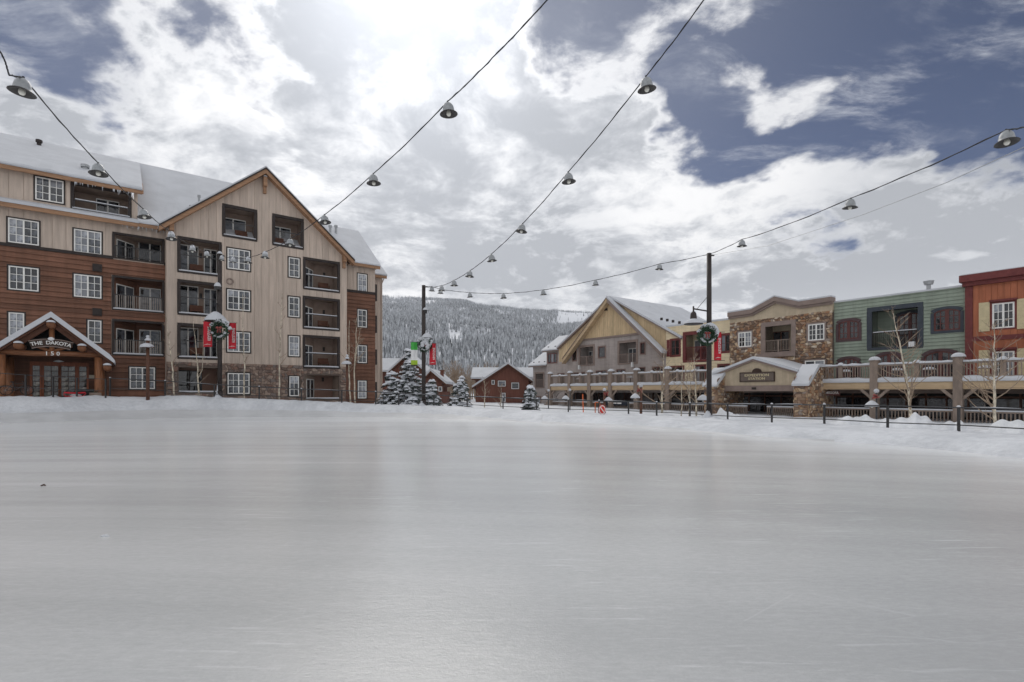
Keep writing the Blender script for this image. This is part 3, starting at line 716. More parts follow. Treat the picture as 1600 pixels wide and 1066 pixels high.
def build_forest():
    rng = np.random.default_rng(5); V = []; FA = []; C = []
    N = 52000; cnt = 0
    y_ = np.sqrt(rng.uniform(340.0 ** 2, 2010.0 ** 2, N * 2)); p_ = rng.uniform(470, 1160, N * 2)
    keep = 0
    for y, p in zip(y_, p_):
        if keep >= N: break
        X = (p - CX) / F * y
        cl = noise.noise(Vector((X * .010, y * .0035, 3.3)))
        if cl > .50 and rng.random() < .85: continue
        px, q = p, y
        if 872 < p < 930 and 1500 < y < 1960 and rng.random() < .985: continue     # ski run near the crest
        if 700 < p < 722 and 640 < y < 900 and rng.random() < .8: continue
        z = hill(X, y); keep += 1
        h = rng.uniform(6, 15) * (1 if y < 1700 else .8); r = h * rng.uniform(.11, .19)
        base = .25 + .54 * rng.random() + .18 * noise.noise(Vector((X * .006, y * .006, 8))) + .07 * (y / 2000)
        nb = 5; k0 = len(V); lean = rng.normal(0, .02, 2) * h
        for li, (za, zb, ra) in enumerate(((.06, .52, 1.0), (.34, .78, .72), (.62, 1.0, .42))):
            k = len(V); a0 = rng.uniform(0, 6.28)
            for j in range(nb):
                a = a0 + 6.283 * j / nb; rr = r * ra * rng.uniform(.7, 1.25)
                V.append((X + rr * math.cos(a), y + rr * math.sin(a), z + h * (za + rng.uniform(-.03, .03))))
            V.append((X + lean[0], y + lean[1], z + h * zb))
            for j in range(nb):
                FA.append((k + j, k + (j + 1) % nb, k + nb)); C.append(min(1, max(0, base + rng.uniform(-.30, .38))))
    me = bpy.data.meshes.new('conifer_forest'); me.from_pydata(V, [], FA); me.materials.append(M['forest'])
    at = me.attributes.new('frost', 'FLOAT', 'FACE'); at.data.foreach_set('value', np.array(C, dtype=np.float32)); me.update()
    tag(link('conifer_forest', me), 'dense frosted conifer forest covering the mountain slope', 'forest', kind='stuff')
build_forest()

# ------------------------------------------------------------------ text
def text_shape(body, size, extrude=.012, align='CENTER', space=1.0):
    c = bpy.data.curves.new('t', 'FONT'); c.body = body; c.size = size; c.extrude = extrude; c.align_x = align; c.align_y = 'CENTER'; c.space_line = space; c.resolution_u = 2
    c.offset = size * .012
    o = bpy.data.objects.new('t', c); COL.objects.link(o); bpy.context.view_layer.update()
    me = bpy.data.meshes.new_from_object(o.evaluated_get(bpy.context.evaluated_depsgraph_get()))
    v = [tuple(q.co) for q in me.vertices]; f = [tuple(p.vertices) for p in me.polygons]
    bpy.data.objects.remove(o); bpy.data.curves.remove(c); bpy.data.meshes.remove(me); return v, f
def put_text(mb, shape, P):
    v, f = shape; k = len(mb.v); mb.v += [tuple(P(x, y, z)) for x, y, z in v]
    for q in f: mb.f.append(tuple(k + i for i in q)); mb.m.append(0)

# ================================================================== LODGE on the left
L = Fr(37.0); TG, TW = 52.0, 53.6
lodge = Thing('lodge', 'large tan and brown condominium lodge with snowy roof and tall gable', 'building', L, (6, TW, .5))
BASE = .4
gl = L.x(TG, 260); gr = L.x(TG, 542)
gpx, gpz = L.xz(TG, 413, 268); pitchL = (gpz - L.z(TG, 262, 350)) / (gpx - gl); pitchR = (gpz - L.z(TG, 543, 402)) / (gr - gpx)
gtop = lambda x: gpz - (gpx - x) * pitchL - .12 if x < gpx else gpz - (x - gpx) * pitchR - .12
wl = -16.0
beltz = L.z(TW, 130, 397)
wtop = L.z(TW, 130, 335) + .2
dtop = L.z(TW, 100, 280)
dxr = L.x(TW, 215)
# openings on the wing
W5 = L.rect(TW, 55, 275.5, 99.5, 319); W4a = L.rect(TW, 12.5, 340, 61, 384.5); W4b = L.rect(TW, 115.5, 357.5, 158.5, 399)
W3a = L.rect(TW, 13.5, 415, 60.5, 456); W3b = L.rect(TW, 115.5, 428, 158.5, 467); W2a = L.rect(TW, 13.5, 488, 38, 526); W2b = L.rect(TW, 137, 500, 158.5, 536); W1 = L.rect(TW, 202.5, 573.5, 242, 608)
B5 = L.rect(TW, 112.5, 286, 203.5, 340); B4 = list(L.rect(TW, 177, 364, 261.5, 412)); B3 = list(L.rect(TW, 176.5, 431.5, 261.5, 489)); B2 = list(L.rect(TW, 176.5, 500, 261.5, 556))
for b in (B4, B3, B2): b[1] = gl - .12
zoff = beltz + .12
tan_ops = [W5, W4a, W4b, B5, B4]; br_ops = [W3a, W3b, W2a, W2b, W1, B3, B2, B4]
extra = []                                       # windows further along the wing, past the frame
for dx in (-5.6, -10.2):
    for wv in (W4a, W3a, W5): extra.append((wv[0] + dx, wv[1] + dx, wv[2], wv[3]))
alltop = lambda x: dtop if x < dxr else wtop
wall(lodge, 'wall', 'tan', wl, gl, BASE, alltop, TW, tan_ops + br_ops + extra, .3, (dxr,))
vboards(lodge, 'tan', wl, gl, zoff, alltop, TW, [wop(o, .1) for o in tan_ops + extra], .82, .035, .03, (dxr,))
hplanks(lodge, 'brown', wl, gl, BASE, beltz - .12, TW, [wop(o, .1) for o in br_ops + extra], .385, .09)
bb = MB(); 
for xa, xb in free(wl, gl, [(B4[0], B4[1])]): bb.box(xa, xb, TW - .10, TW, beltz - .12, beltz + .12)
lodge.add('belt_board', bb, 'dark')
for i, o in enumerate((W5, W4a, W4b, W3a, W3b, W1)): window(lodge, o, TW)
for o in (W2a, W2b): window(lodge, o, TW, sash=1, cols=2, rows=3)
for o in extra: window(lodge, o, TW, panes=False)
def wdoor(b, f0, f1, h): w_ = b[1] - b[0]; return (b[0] + w_ * f0, b[0] + w_ * f1, h)
balcony(lodge, B5, TW, 2.2, doors=[wdoor(B5, .38, .80, 1.7)], rail_h=.75, bal=False, railsnow=True, rail='ironw', tw=.18)
balcony(lodge, B4, TW, 2.2, diag=1.6, doors=[wdoor(B4, .50, .97, 2.2)], rail_h=1.0, lamp=B4[0] + 2.0, snow=False)
balcony(lodge, B3, TW, 2.2, diag=1.6, doors=[wdoor(B3, .52, .97, 2.3)], rail_h=1.25, inner='brown', balm='baluster', lamp=B3[0] + 2.0)
balcony(lodge, B2, TW, 2.2, diag=1.6, doors=[wdoor(B2, .52, .97, 2.3)], rail_h=1.25, inner='brown', balm='baluster', lamp=B2[0] + 2.0)
# pale faces of the balusters facing the rink
for py in (419, 488):
    x, z = L.xz(TW, 152, py); g = MB(); g.box(x - .3, x + .3, TW - .18, TW - .07, z - .3, z + .3); g.box(x - .2, x + .2, TW - .21, TW - .18, z - .2, z + .2); lodge.add('vent_hood', g, 'dark')
# wing roofs
ez = L.z(53.0, 130, 335); dz = L.z(53.0, 100, 275); RT, RZ = 64.0, 24.75
dxe = L.x(53.0, 222)
def roofslab(x0, x1, pts, th_snow=.28, name='roof', edge='wood'):
    (ya, za), (yb, zb) = pts
    g = MB(); g.prismx([(ya, za - .30), (ya + .12, za - .30), (ya + .12, za - .1), (yb, zb - .1), (yb, zb), (ya, za)], x0, x1)
    o = lodge.add(name, g, edge)
    s_ = MB(); s_.smooth = False; rg = random.Random(int(x0 * 7)); n_ = max(3, int((x1 - x0) / .7)); rows_ = []
    for i in range(n_ + 1):
        x = x0 - .03 + (x1 - x0 + .06) * i / n_; j1, j2 = rg.uniform(-.05, .05), rg.uniform(-.07, .07)
        rows_.append([(x, ya - .04, za + .004), (x, ya - .10 + j1, za + th_snow * .3 + j2 * .4), (x, ya - .05 + j1, za + th_snow * .75 + j2), (x, ya + .12, za + th_snow + .05 + j2), (x, ya + (yb - ya) * .35, za + (zb - za) * .35 + th_snow + rg.uniform(-.04, .04)), (x, yb, zb + th_snow), (x, yb, zb + .004)])
    for r_ in rows_: s_.v += r_
    for i in range(n_):
        for j in range(6): s_.f.append((i * 7 + j, (i + 1) * 7 + j, (i + 1) * 7 + j + 1, i * 7 + j + 1)); s_.m.append(0)
    s_.f += [tuple(range(6, -1, -1)), tuple(n_ * 7 + j for j in range(7))]; s_.m += [0, 0]
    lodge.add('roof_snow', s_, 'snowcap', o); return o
roofslab(wl - 1, dxe, [(52.95, dz), (RT, RZ)])
roofslab(dxr + .02, gl + 12, [(52.95, ez), (RT - .01, RZ - .02)])
ck = MB(); ck.prismx([(TW, wtop), (TW, dtop), (TW + 5.0, dtop + 2.75), (TW + 5.0, dtop + 2.6)], dxr - .25, dxr); lodge.add('dormer_cheek', ck, 'tan')
ckf = MB(); ckf.prismx([(52.9, dz - .3), (52.9, dz + .02), (55.5, dz + 1.45), (55.5, dz + 1.1)], dxe, dxe + .1); lodge.add('fascia', ckf, 'wood')
# snow covered pent ledge under the dormer windows
pz0, pz1 = L.z(53.0, 100, 331) , L.z(TW, 100, 327)
g = MB(); g.prismx([(52.9, pz0 - .32), (53.02, pz0 - .32), (TW, pz1 - .30), (TW, pz1 - .1), (52.9, pz0)], wl - 1, dxr); o = lodge.add('pent_ledge', g, 'wood')
g = MB(); g.prismx([(52.86, pz0 + .003), (TW - .05, pz1 - .09), (TW - .05, pz1 + .16), (53.02, pz0 + .30), (52.84, pz0 + .2)], wl - 1, dxr + .1); lodge.add('ledge_snow', g, 'snowcap', o)
ic = MB()
for (xa, xb, zz, yy, cnt) in ((B5[0], dxe, dz - .3, 52.98, 26), (L.x(53, 190), gl, ez - .3, 52.98, 26)):
    for i in range(cnt):
        x = random.uniform(xa, xb); l = random.uniform(.08, .5) ** 1.2; ic.tube([(x, yy, zz + .03), (x + random.uniform(-.01, .01), yy, zz - l)], [.03, .004], 5, caps=False)
ico = lodge.add('icicles', ic, 'snowcap'); ico['kind'] = 'stuff'
vp = MB()
def pipe(x, y, zb, h, r, cap=True, m='vent'):
    g = MB(); g.tube([(x, y, zb), (x, y, zb + h)], r, 8); 
    if cap: g.tube([(x, y, zb + h - .1), (x, y, zb + h + .12)], r * 1.5, 8)
    lodge.add('roof_vent', g, m)
xv, zv = L.xz(56.0, 133, 273); pipe(xv, 56.0, zv - .4, 1.1, .2)
xv, zv = L.xz(62.0, 61, 228); pipe(xv, 62.0, zv - .6, 1.0, .16, True, 'dark')
for p in (298, 311): xv, zv = L.xz(56.5, p, 312 if p > 300 else 328); pipe(xv, 56.5, zv - .5, .8, .09)
# --- gable front
mid = lambda *a: L.rect(TG, *a)
GA = mid(349, 320.5, 400, 375); GB = mid(427, 336, 472.8, 388)
C4 = list(mid(279, 371, 344.5, 430.5)); C3 = list(mid(279, 438.5, 343, 494)); C2 = list(mid(279, 506.5, 342, 560)); C1 = list(mid(280, 574, 341, 613))
for c in (C3, C2, C1): c[0], c[1] = C4[0], C4[1]
D4 = mid(475, 403.5, 529.5, 456); D3 = mid(474.5, 464, 529.5, 515.5); D2 = mid(474.5, 525, 529.5, 574.5); D1 = mid(478, 586, 529.5, 623)
V4 = mid(355.4, 387.5, 390.5, 424); V3 = mid(355.0, 452, 390.5, 486.5); V2 = mid(355, 518, 390.5, 551); V1 = mid(355.5, 583, 389.8, 615.5)
S4 = mid(451, 402, 467.8, 434.5); S3 = mid(450.7, 463.5, 467.6, 496); S2 = mid(451, 525, 467.5, 557); S1 = mid(452, 588, 467, 619)
g_ops = [GA, GB, C4, C3, C2, C1, D4, D3, D2, D1, V4, V3, V2, V1, S4, S3, S2, S1]
stz = L.z(TG, 430, 570)
wall(lodge, 'wall', 'tan', gl, gr, stz - .05, gtop, TG, g_ops, .3, (gpx,))
wall(lodge, 'wall', 'mortar', gl, gr, BASE, lambda x: stz - .05, TG, g_ops, .3)
vboards(lodge, 'tan', gl, gr, stz, gtop, TG, [wop(o, .12) for o in g_ops], .62, .035, .028, (gpx,))
stones(lodge, 'stoneg', gl, gr, BASE, lambda x: stz, TG, [wop(o, .1) for o in g_ops], .27, .09, 3)
for b_, x_ in ((MB(), gl), (MB(), gr)):
    sgn = 1 if x_ == gl else -1
    b_.box(x_ if sgn > 0 else x_ - .3, x_ + .3 if sgn > 0 else x_, TG + .3, TW + 3.0, BASE, gtop(x_) - .05); lodge.add('wall', b_, 'tan')
balcony(lodge, GA, TG, 2.0, doors=[wdoor(GA, .0, .80, 2.1)], rail_h=1.25, bal=False, tw=.22, chair=GA[0] + 1.6)
balcony(lodge, GB, TG, 2.0, doors=[wdoor(GB, .02, .76, 2.2)], rail_h=1.30, bal=False, tw=.22, chair=GB[0] + .7)
for c in (C4, C3, C2):
    balcony(lodge, c, TG, 2.0, doors=[wdoor(c, .02, .52, 2.7), wdoor(c, .66, .99, 2.6)], rail_h=1.45, bal=False, tw=.2, chair=(c[0] + 1.4) , lamp=c[0] + (c[1] - c[0]) * .58)
balcony(lodge, C1, TG, 2.2, trim=None, inner='stoneg', doors=[wdoor(C1, .0, .62, 1.9)], rail=None, snow=True, frame='dark', gl='glassd')
for d_ in (D4, D3, D2):
    balcony(lodge, d_, TG, 2.0, diag=1.5, rail_h=1.35, bal=False, tw=.2, railsnow=True, lamp=d_[0] + 2.5, chair=d_[0] + 2.2)
balcony(lodge, D1, TG, 2.0, trim=None, inner='stoneg', diag=1.4, rail=None, lamp=D1[0] + 2.2)
for o in (V4, V3, V2, V1): window(lodge, o, TG)
for o in (S4, S3, S2, S1): window(lodge, o, TG, sash=1, cols=2, rows=3)
x, z = L.xz(TG, 359, 440); g = MB(); g.lathe((x, TG - .08, z), [(.0, 0)], 4)
g = MB(); n = 14
for i in range(n):
    a, a2 = 2 * pi * i / n, 2 * pi * (i + 1) / n
    g.hexa([(x + .30 * math.cos(a), TG - .12, z + .30 * math.sin(a)), (x + .30 * math.cos(a2), TG - .12, z + .30 * math.sin(a2)), (x + .20 * math.cos(a2), TG - .12, z + .20 * math.sin(a2)), (x + .20 * math.cos(a), TG - .12, z + .20 * math.sin(a))],
           [(x + .30 * math.cos(a), TG - .03, z + .30 * math.sin(a)), (x + .30 * math.cos(a2), TG - .03, z + .30 * math.sin(a2)), (x + .20 * math.cos(a2), TG - .03, z + .20 * math.sin(a2)), (x + .20 * math.cos(a), TG - .03, z + .20 * math.sin(a))])
lodge.add('round_vent', g, 'taupe')
# gable roof: fascia, deck edge, thin snow, running back into the main roof
for sd in (-1, 1):
    xe = gl - .55 if sd < 0 else gr + .55; pt_ = pitchL if sd < 0 else pitchR
    zt = lambda x: gpz - abs(x - gpx) * pt_
    def slab(lo, hi): 
        q = [(xe, zt(xe) + lo), (gpx, gpz + lo), (gpx, gpz + hi), (xe, zt(xe) + hi)]
        return q if sd < 0 else q[::-1]
    g = MB(); g.prism(slab(-.42, .02), 51.22, 51.36); fo = lodge.add('fascia', g, 'wood')
    g = MB(); g.prism(slab(-.02, .10), 51.12, 63.0); ro = lodge.add('roof', g, 'dark')
    g = MB(); g.prism(slab(-.36, -.03), 51.37, 51.97); lodge.add('soffit', g, 'wood', ro)
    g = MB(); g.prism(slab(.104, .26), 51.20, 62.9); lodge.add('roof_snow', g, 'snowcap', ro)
for (bx_, bz_) in ((gl + .35, gtop(gl) - .75), (gpx, gpz - 1.75), (gr - .35, gtop(gr) - .75)):
    g = MB(); g.box(bx_ - .16, bx_ + .16, TG - .55, TG - .04, bz_ + .25, bz_ + 1.1); g.box(bx_ - .13, bx_ + .13, TG - .30, TG - .04, bz_ - .35, bz_ + .25); co = lodge.add('corbel', g, 'wood')
    g = MB(); g.blob((bx_, TG - .42, bz_ + 1.08), .2, .2, .2, 8, 4, half=True); lodge.add('corbel_snow', g, 'snowcap', co)
# --- right end section
xr = L.x(TW, 586); r_ez = L.z(53.0, 570, 413)
E4 = L.rect(TW, 558.7, 427.5, 573, 457); E3 = L.rect(TW, 558.7, 483.5, 572.8, 512); E2 = L.rect(TW, 558.7, 539.5, 572.8, 567.5); E1 = L.rect(TW, 559, 595, 572.3, 622.5)
e_ops = [E4, E3, E2, E1]; bz2 = L.z(TW, 565, 457); rt = lambda x: r_ez + .1
wall(lodge, 'wall', 'tan', gr, xr, BASE, rt, TW, e_ops)
vboards(lodge, 'tan', gr, xr, bz2 + .15, rt, TW, [wop(o, .1) for o in e_ops], .62, .035, .028)
hplanks(lodge, 'brown', gr, xr, BASE, bz2 - .1, TW, [wop(o, .1) for o in e_ops], .385, .09)
g = MB(); g.box(gr, xr + .02, TW - .10, TW, bz2 - .1, bz2 + .15); lodge.add('belt_board', g, 'dark')
for o in e_ops: window(lodge, o, TW, sash=1, cols=2, rows=3)
g = MB(); g.box(xr - .3, xr, TW + .25, TW + 11, BASE, r_ez + .1); lodge.add('wall', g, 'brown')
RT2, RZ2 = 59.6, r_ez + .8 * 6.6
xo = L.x(53.0, 594)
roofslab(gr - 3.0, xo, [(52.95, r_ez), (RT2, RZ2)], .25)
g = MB(); g.prismx([(53.1, r_ez - .25), (66.1, r_ez - .25), (RT2, RZ2 - .12)], xr - .1, xr + .1); lodge.add('gable_wall', g, 'tan')
g = MB(); g.prismx([(66.2, r_ez - .1), (66.2, r_ez + .2), (RT2 + .01, RZ2 + .25), (RT2 + .01, RZ2 - .1)], gr - 3, xo); lodge.add('roof_snow', g, 'snowcap')
for p in (516, 525): xv, zv = L.xz(58.0, p, 363); pipe(xv, 58.0, zv - .5, 1.15, .13)
# rear bay, set back, with its own eave and downpipe
T3 = 56.0; x3 = L.x(T3, 597.5); z3 = L.z(T3, 594, 432)
wall(lodge, 'wall', 'tan', xr, x3, BASE, lambda x: z3, T3, [])
vboards(lodge, 'tan', xr, x3, BASE, lambda x: z3, T3, [], .6)
g = MB(); g.box(x3 - .3, x3, T3 + .25, T3 + 8, BASE, z3); lodge.add('wall', g, 'tan')
roofslab(xr - .2, L.x(T3 - .5, 604), [(T3 - .6, z3), (T3 + 5, z3 + 4.2)], .22)
g = MB()
zz = [L.z(TW, 584, p) for p in (444, 470, 493, 520, 546, 570, 597, 622)]
for k in range(0, 8, 2): g = MB(); g.box(xr + .02, xr + .22, TW - .03, TW + .3, zz[k + 1], zz[k]); lodge.add('corner_shutter', g, 'dark')
xq, zq = L.xz(T3, 597, 440); g = MB(); g.tube([(xq + .15, T3 - .35, z3 - .1), (xq - .1, T3 - .1, z3 - .9), (xq - .1, T3 - .1, 1)], .06, 6); lodge.add('downpipe', g, 'tan')

# ------------------------------------------------------------------ log entry porch
PF = TW - 4.0
porch = Thing('entry_porch', 'log entry porch with snowy gable roof and arched name board', 'porch', L, (L.x(PF, 81), PF, 1.1))
pkx, pkz = L.xz(PF, 81, 497); pex, pez = L.xz(PF, 174, 565)
hw = pex - pkx; pp_ = (pkz - pez) / hw
for sd in (-1, 1):
    def sl(lo, hi, ext=0.0):
        q = [(pkx + sd * (hw + ext), pkz - pp_ * (hw + ext) + lo), (pkx, pkz + lo), (pkx, pkz + hi), (pkx + sd * (hw + ext), pkz - pp_ * (hw + ext) + hi)]
        return q if sd < 0 else q[::-1]
    g = MB(); g.prism(sl(-.62, -.18), PF - .10, PF + .10); porch.add('rafter', g, 'darkwood')
    g = MB(); g.prism(sl(-.18, .0, .1), PF - .45, TW - .02); ro = porch.add('roof', g, 'darkwood')
    b = MB(); q = sl(.004, .42, .18); g2 = MB()
    q = [(pkx + sd * (hw + .2), pkz - pp_ * (hw + .2) + .02), (pkx, pkz + .004), (pkx, pkz + .40), (pkx + sd * .5, pkz + .36 - pp_ * .45), (pkx + sd * (hw - .1), pkz - pp_ * (hw - .1) + .44), (pkx + sd * (hw + .22), pkz - pp_ * (hw + .2) + .25)]
    g2.prism(q if sd < 0 else q[::-1], PF - .6, TW - .05); porch.add('roof_snow', g2, 'snowcap', ro)
bz_ = L.z(PF, 90, 553)
g = MB(); g.smooth = True; g.tube([(pkx - hw + .3, PF, bz_ + .05), (pkx - 1, PF, bz_ - .03), (pkx + 1, PF, bz_ + .03), (pkx + hw - .3, PF, bz_ - .02)], [.19, .20, .19, .19], 10); porch.add('log_beam', g, 'logx')
for px_ in (-hw + .75, hw - .75):
    for yy in (PF, TW - .5):
        g = MB(); g.smooth = True; xx = pkx + px_; g.tube([(xx, yy, .8), (xx, yy, 2.2), (xx, yy, bz_ - .18)], [.28, .26, .25], 12); porch.add('log_post', g, 'log')
# log purlin ends poking out under the roof, each capped with snow
for (fx, dzz) in ((0, -.55), (-.5, -.62), (.5, -.62), (-.93, -.70), (.93, -.70)):
    x = pkx + fx * hw; z = pkz - pp_ * abs(fx) * hw + dzz
    g = MB(); g.smooth = True; g.tube([(x, PF - .75, z), (x, PF + 2.5, z)], .25, 12); lo_ = porch.add('purlin', g, 'logx')
    g = MB(); g.smooth = True; g.blob((x, PF - .55, z + .17), .27, .3, .17, 10, 4, half=True); porch.add('purlin_snow', g, 'snowcap', lo_)
g = MB(); g.smooth = True; g.tube([(pkx, PF + .02, bz_), (pkx, PF + .02, pkz - .8)], .16, 8)
g.tube([(pkx, PF + .02, bz_ + .15), (pkx - 1.1, PF + .02, bz_ + .62)], .12, 8); g.tube([(pkx, PF + .02, bz_ + .15), (pkx + 1.1, PF + .02, bz_ + .62)], .12, 8); porch.add('king_post', g, 'log')
g = MB(); g.prism([(pkx - hw + .5, bz_), (pkx + hw - .5, bz_), (pkx, bz_ + pp_ * (hw - .5))], PF + 1.2, PF + 1.3); porch.add('gable_boards', g, 'black')
# arched name board
g = MB(); n = 14; rad = 3.4; cz = L.z(PF, 81, 536.5) - rad; half = 1.14 / rad
po = lambda a, r_: (pkx + r_ * math.sin(a), cz + r_ * math.cos(a))
ang = [-half + 2 * half * i / n for i in range(n + 1)]
g.prism([po(a, rad - .24) for a in ang] + [po(a, rad + .24) for a in ang[::-1]], PF - .36, PF - .28); sg = porch.add('name_board', g, 'signbrown')
g = MB(); g.prism([po(a, rad - .29) for a in ang] + [po(a, rad - .241) for a in ang[::-1]], PF - .38, PF - .28); g.prism([po(a, rad + .241) for a in ang] + [po(a, rad + .29) for a in ang[::-1]], PF - .38, PF - .28); porch.add('board_edge', g, 'taupe', sg)
g = MB(); word = 'THE DAKOTA'; adv = {'T': .25, 'H': .285, 'E': .25, ' ': .2, 'D': .285, 'A': .275, 'K': .275, 'O': .29}
adv = {k: v * .84 for k, v in adv.items()}; tot = sum(adv[c] for c in word); s_ = -tot / 2
for ch in word:
    a = (s_ + adv[ch] / 2) / rad; s_ += adv[ch]
    if ch == ' ': continue
    sh = text_shape(ch, .36, .02)
    put_text(g, sh, lambda x, y, z: (pkx + (rad + y) * math.sin(a) + x * math.cos(a), PF - .38 - z, cz + (rad + y) * math.cos(a) - x * math.sin(a)))
porch.add('lettering', g, 'lettering', sg)
g = MB(); put_text(g, text_shape('1 5 0', .40, .02), lambda x, y, z: (pkx + .05 + x, PF - .24 - z, bz_ - .02 + y)); porch.add('house_number', g, 'lettering')
g = MB(); g.smooth = True; g.lathe((pkx, PF - .45, pkz - 1.55), [(.0, .14), (.12, .10), (.2, 0), (.12, -.10), (0, -.14)], 10, sy=.4); porch.add('emblem', g, 'bannerwhite')
g = MB(); g.lathe((pkx + .35, PF + .3, bz_ - .55), [(0, .12), (.1, .1), (.32, 0), (.0, -.06)], 10); porch.add('ceiling_lamp', g, 'shade')
# doors under the porch, on the lodge wall
dz0 = 1.0; dy = TW - .12
for (a, b, gls) in ((50, 63, 1), (68, 92, 2), (95, 118, 2), (123, 136, 1)):
    x0, x1 = L.x(dy, a), L.x(dy, b); zt = L.z(dy, 90, 572)
    g = MB(); fw = .12
    g.box(x0 - fw, x1 + fw, dy - .05, dy + .05, zt, zt + .3); g.box(x0 - fw, x1 + fw, dy - .05, dy + .05, dz0, dz0 + .45)
    g.box(x0 - fw, x0 + .02, dy - .05, dy + .05, dz0 + .45, zt); g.box(x1 - .02, x1 + fw, dy - .05, dy + .05, dz0 + .45, zt)
    o = lodge.add('entry_door' if gls == 2 else 'sidelight', g, 'door')
    nrow = 6
    ph = (zt - dz0 - .45) / nrow
    for i in range(gls):
        w_ = (x1 - x0 - .04) / gls
        for j in range(nrow):
            lodge.inst('pane', PANE['glasswarm'], (x0 + .02 + w_ * (i + .5), dy, dz0 + .45 + ph * (j + .5)), (w_ - .04, .03, ph - .04), o)
g = MB(); xa, za = L.xz(TW - .1, 141, 589); g.box(xa - .28, xa + .28, TW - .13, TW - .08, za - .15, za + .15); lodge.add('notice', g, 'paper')

# ================================================================== village row on the right
V = Fr(-53.0); DB, DD = 50.5, 46.0
GB_ = -.8
def vx(px, D=DB): return V.x(D, px)
def vr(a, b, c, d_, D=DB): return V.rect(D, a, b, c, d_)
def flat(z): return lambda x: z
def shop(th, x0, x1, D, z0, z1, nb, mname='darkwood', seed=0):
    """dim shop front under the terrace: glazed bays between mullions"""
    rng = random.Random(seed)
    g = MB(); g.box(x0, x1, D + .3, D + .4, z0, z1); o = th.add('shop_front', g, 'black')
    bw = (x1 - x0) / nb
    for i in range(nb):
        a, c = x0 + i * bw, x0 + (i + 1) * bw
        h = MB(); h.box(a, a + .12, D + .18, D + .3, z0, z1); h.box(a + .12, c, D + .2, D + .3, z1 - .35, z1 - .2); h.box(a + .12, c, D + .2, D + .3, z0, z0 + .4)
        f = th.add('mullion', h, mname, o)
        th.inst('pane', PANE['glassd'], ((a + c) / 2 + .06, D + .27, (z0 + z1) / 2), (bw - .14, .02, z1 - z0 - .8), o)

# ---- grey house with the big ochre gable
ghouse = Thing('gabled_house', 'grey house with big ochre board gable and snowy roof', 'building', V, (-46, DB, GB_))
gx0, gx1 = vx(880), vx(1041)
pk, pkz_ = V.xz(DB - .9, 943, 466)
xl, zl = V.xz(DB - .9, 879, 561); xr_, zr_ = V.xz(DB - .9, 1033, 549)
sl_ = (pkz_ - (zl + zr_) / 2) / ((xr_ - xl) / 2); pk = (xl + xr_) / 2
pkz_ = max(pkz_, 0)
rk = lambda x: pkz_ - abs(x - pk) * sl_
tz = V.z(DB, 950, 527)                              # foot of the ochre boards
bA = vr(905, 542, 928.5, 569); bB = vr(966.5, 535, 996, 566)
wA = vr(895, 548, 901, 563.5); wB = vr(935.5, 542.5, 946, 558.5); wC = vr(1001, 536, 1008, 553)
lows = [vr(a, b, c, 600) for a, b, c in ((872, 584, 882), (892, 583, 904), (909, 582, 914), (932, 580, 948), (964, 578, 977), (992, 575, 1008), (1020, 574, 1036))]
ops = [bA, bB, wA, wB, wC] + lows
gt = lambda x: min(tz, rk(x))
xa, xb = pk - (pkz_ - tz) / sl_, pk + (pkz_ - tz) / sl_
wall(ghouse, 'wall', 'grayw', gx0, gx1, 2.4, gt, DB, ops, .3, (xa, xb))
vboards(ghouse, 'grayw', gx0, gx1, 2.4, gt, DB, [wop(o, .08) for o in ops], .9, .02, .016, (xa, xb), name='board')
wall(ghouse, 'gable_wall', 'ochre', xa, xb, tz, rk, DB - .12, [], .2, (pk,))
vboards(ghouse, 'ochre', xa + .02, xb - .02, tz + .12, rk, DB - .12, [], .36, .03, .03, (pk,))
g = MB(); g.box(xa, xb, DB - .2, DB + .02, tz - .12, tz + .1); ghouse.add('belt_board', g, 'taupe')
# shallow main roof behind: boards fill the triangle between the two roof lines
sl2 = .575; rk2 = lambda x: pkz_ - .05 - abs(x - pk) * sl2
lx2 = vx(873, DB); rx2 = vx(1066, DB)
for (a, c) in ((lx2, pk), (pk, rx2)):
    low = lambda x: max(rk(x) - .25, zl - .3)
    n = 14
    for i in range(n):
        p, q = a + (c - a) * i / n + .012, a + (c - a) * (i + 1) / n - .012
        if min(rk2(p) - low(p), rk2(q) - low(q)) < .05: continue
        if p > gx1: continue
        h = MB(); h.prism([(p, low(p)), (q, low(q)), (q, rk2(q)), (p, rk2(p))], DB + .05, DB + .2); ghouse.add('board', h, 'ochre')
for sd in (-1, 1):
    e2 = pk + sd * ((pk - lx2) if sd < 0 else (rx2 - pk))
    def sq(f, lo, hi, xe, xi=pk):
        q = [(xe, f(xe) + lo), (xi, f(xi) + lo), (xi, f(xi) + hi), (xe, f(xe) + hi)]
        return q if sd < 0 else q[::-1]
    rk2b = lambda x: pkz_ + .02 - abs(x - pk) * sl2
    g = MB(); g.prism(sq(rk2b, -.16, .02, e2), DB - .35, DB + 15); ro = ghouse.add('roof', g, 'taupe')
    g = MB(); g.prism(sq(rk2b, .024, .27, e2 + sd * .08), DB - .42, DB + 15); ghouse.add('roof_snow', g, 'snowcap', ro)
    xe = xl - .1 if sd < 0 else xr_ + .1
    g = MB(); g.prism(sq(rk, -.60, -.04, xe), DB - .95, DB - .2); fa = ghouse.add('barge_board', g, 'ochrebeam' if sd < 0 else 'taupe')
    if sd > 0: g = MB(); g.prism(sq(rk, -.036, .22, xe + .1), DB - 1.05, DB - .1); ghouse.add('barge_snow', g, 'snowcap', fa)
    else: g = MB(); g.prism(sq(rk, -.036, .03, xe + .1), DB - 1.05, DB - .1); ghouse.add('barge_cap', g, 'taupe', fa)
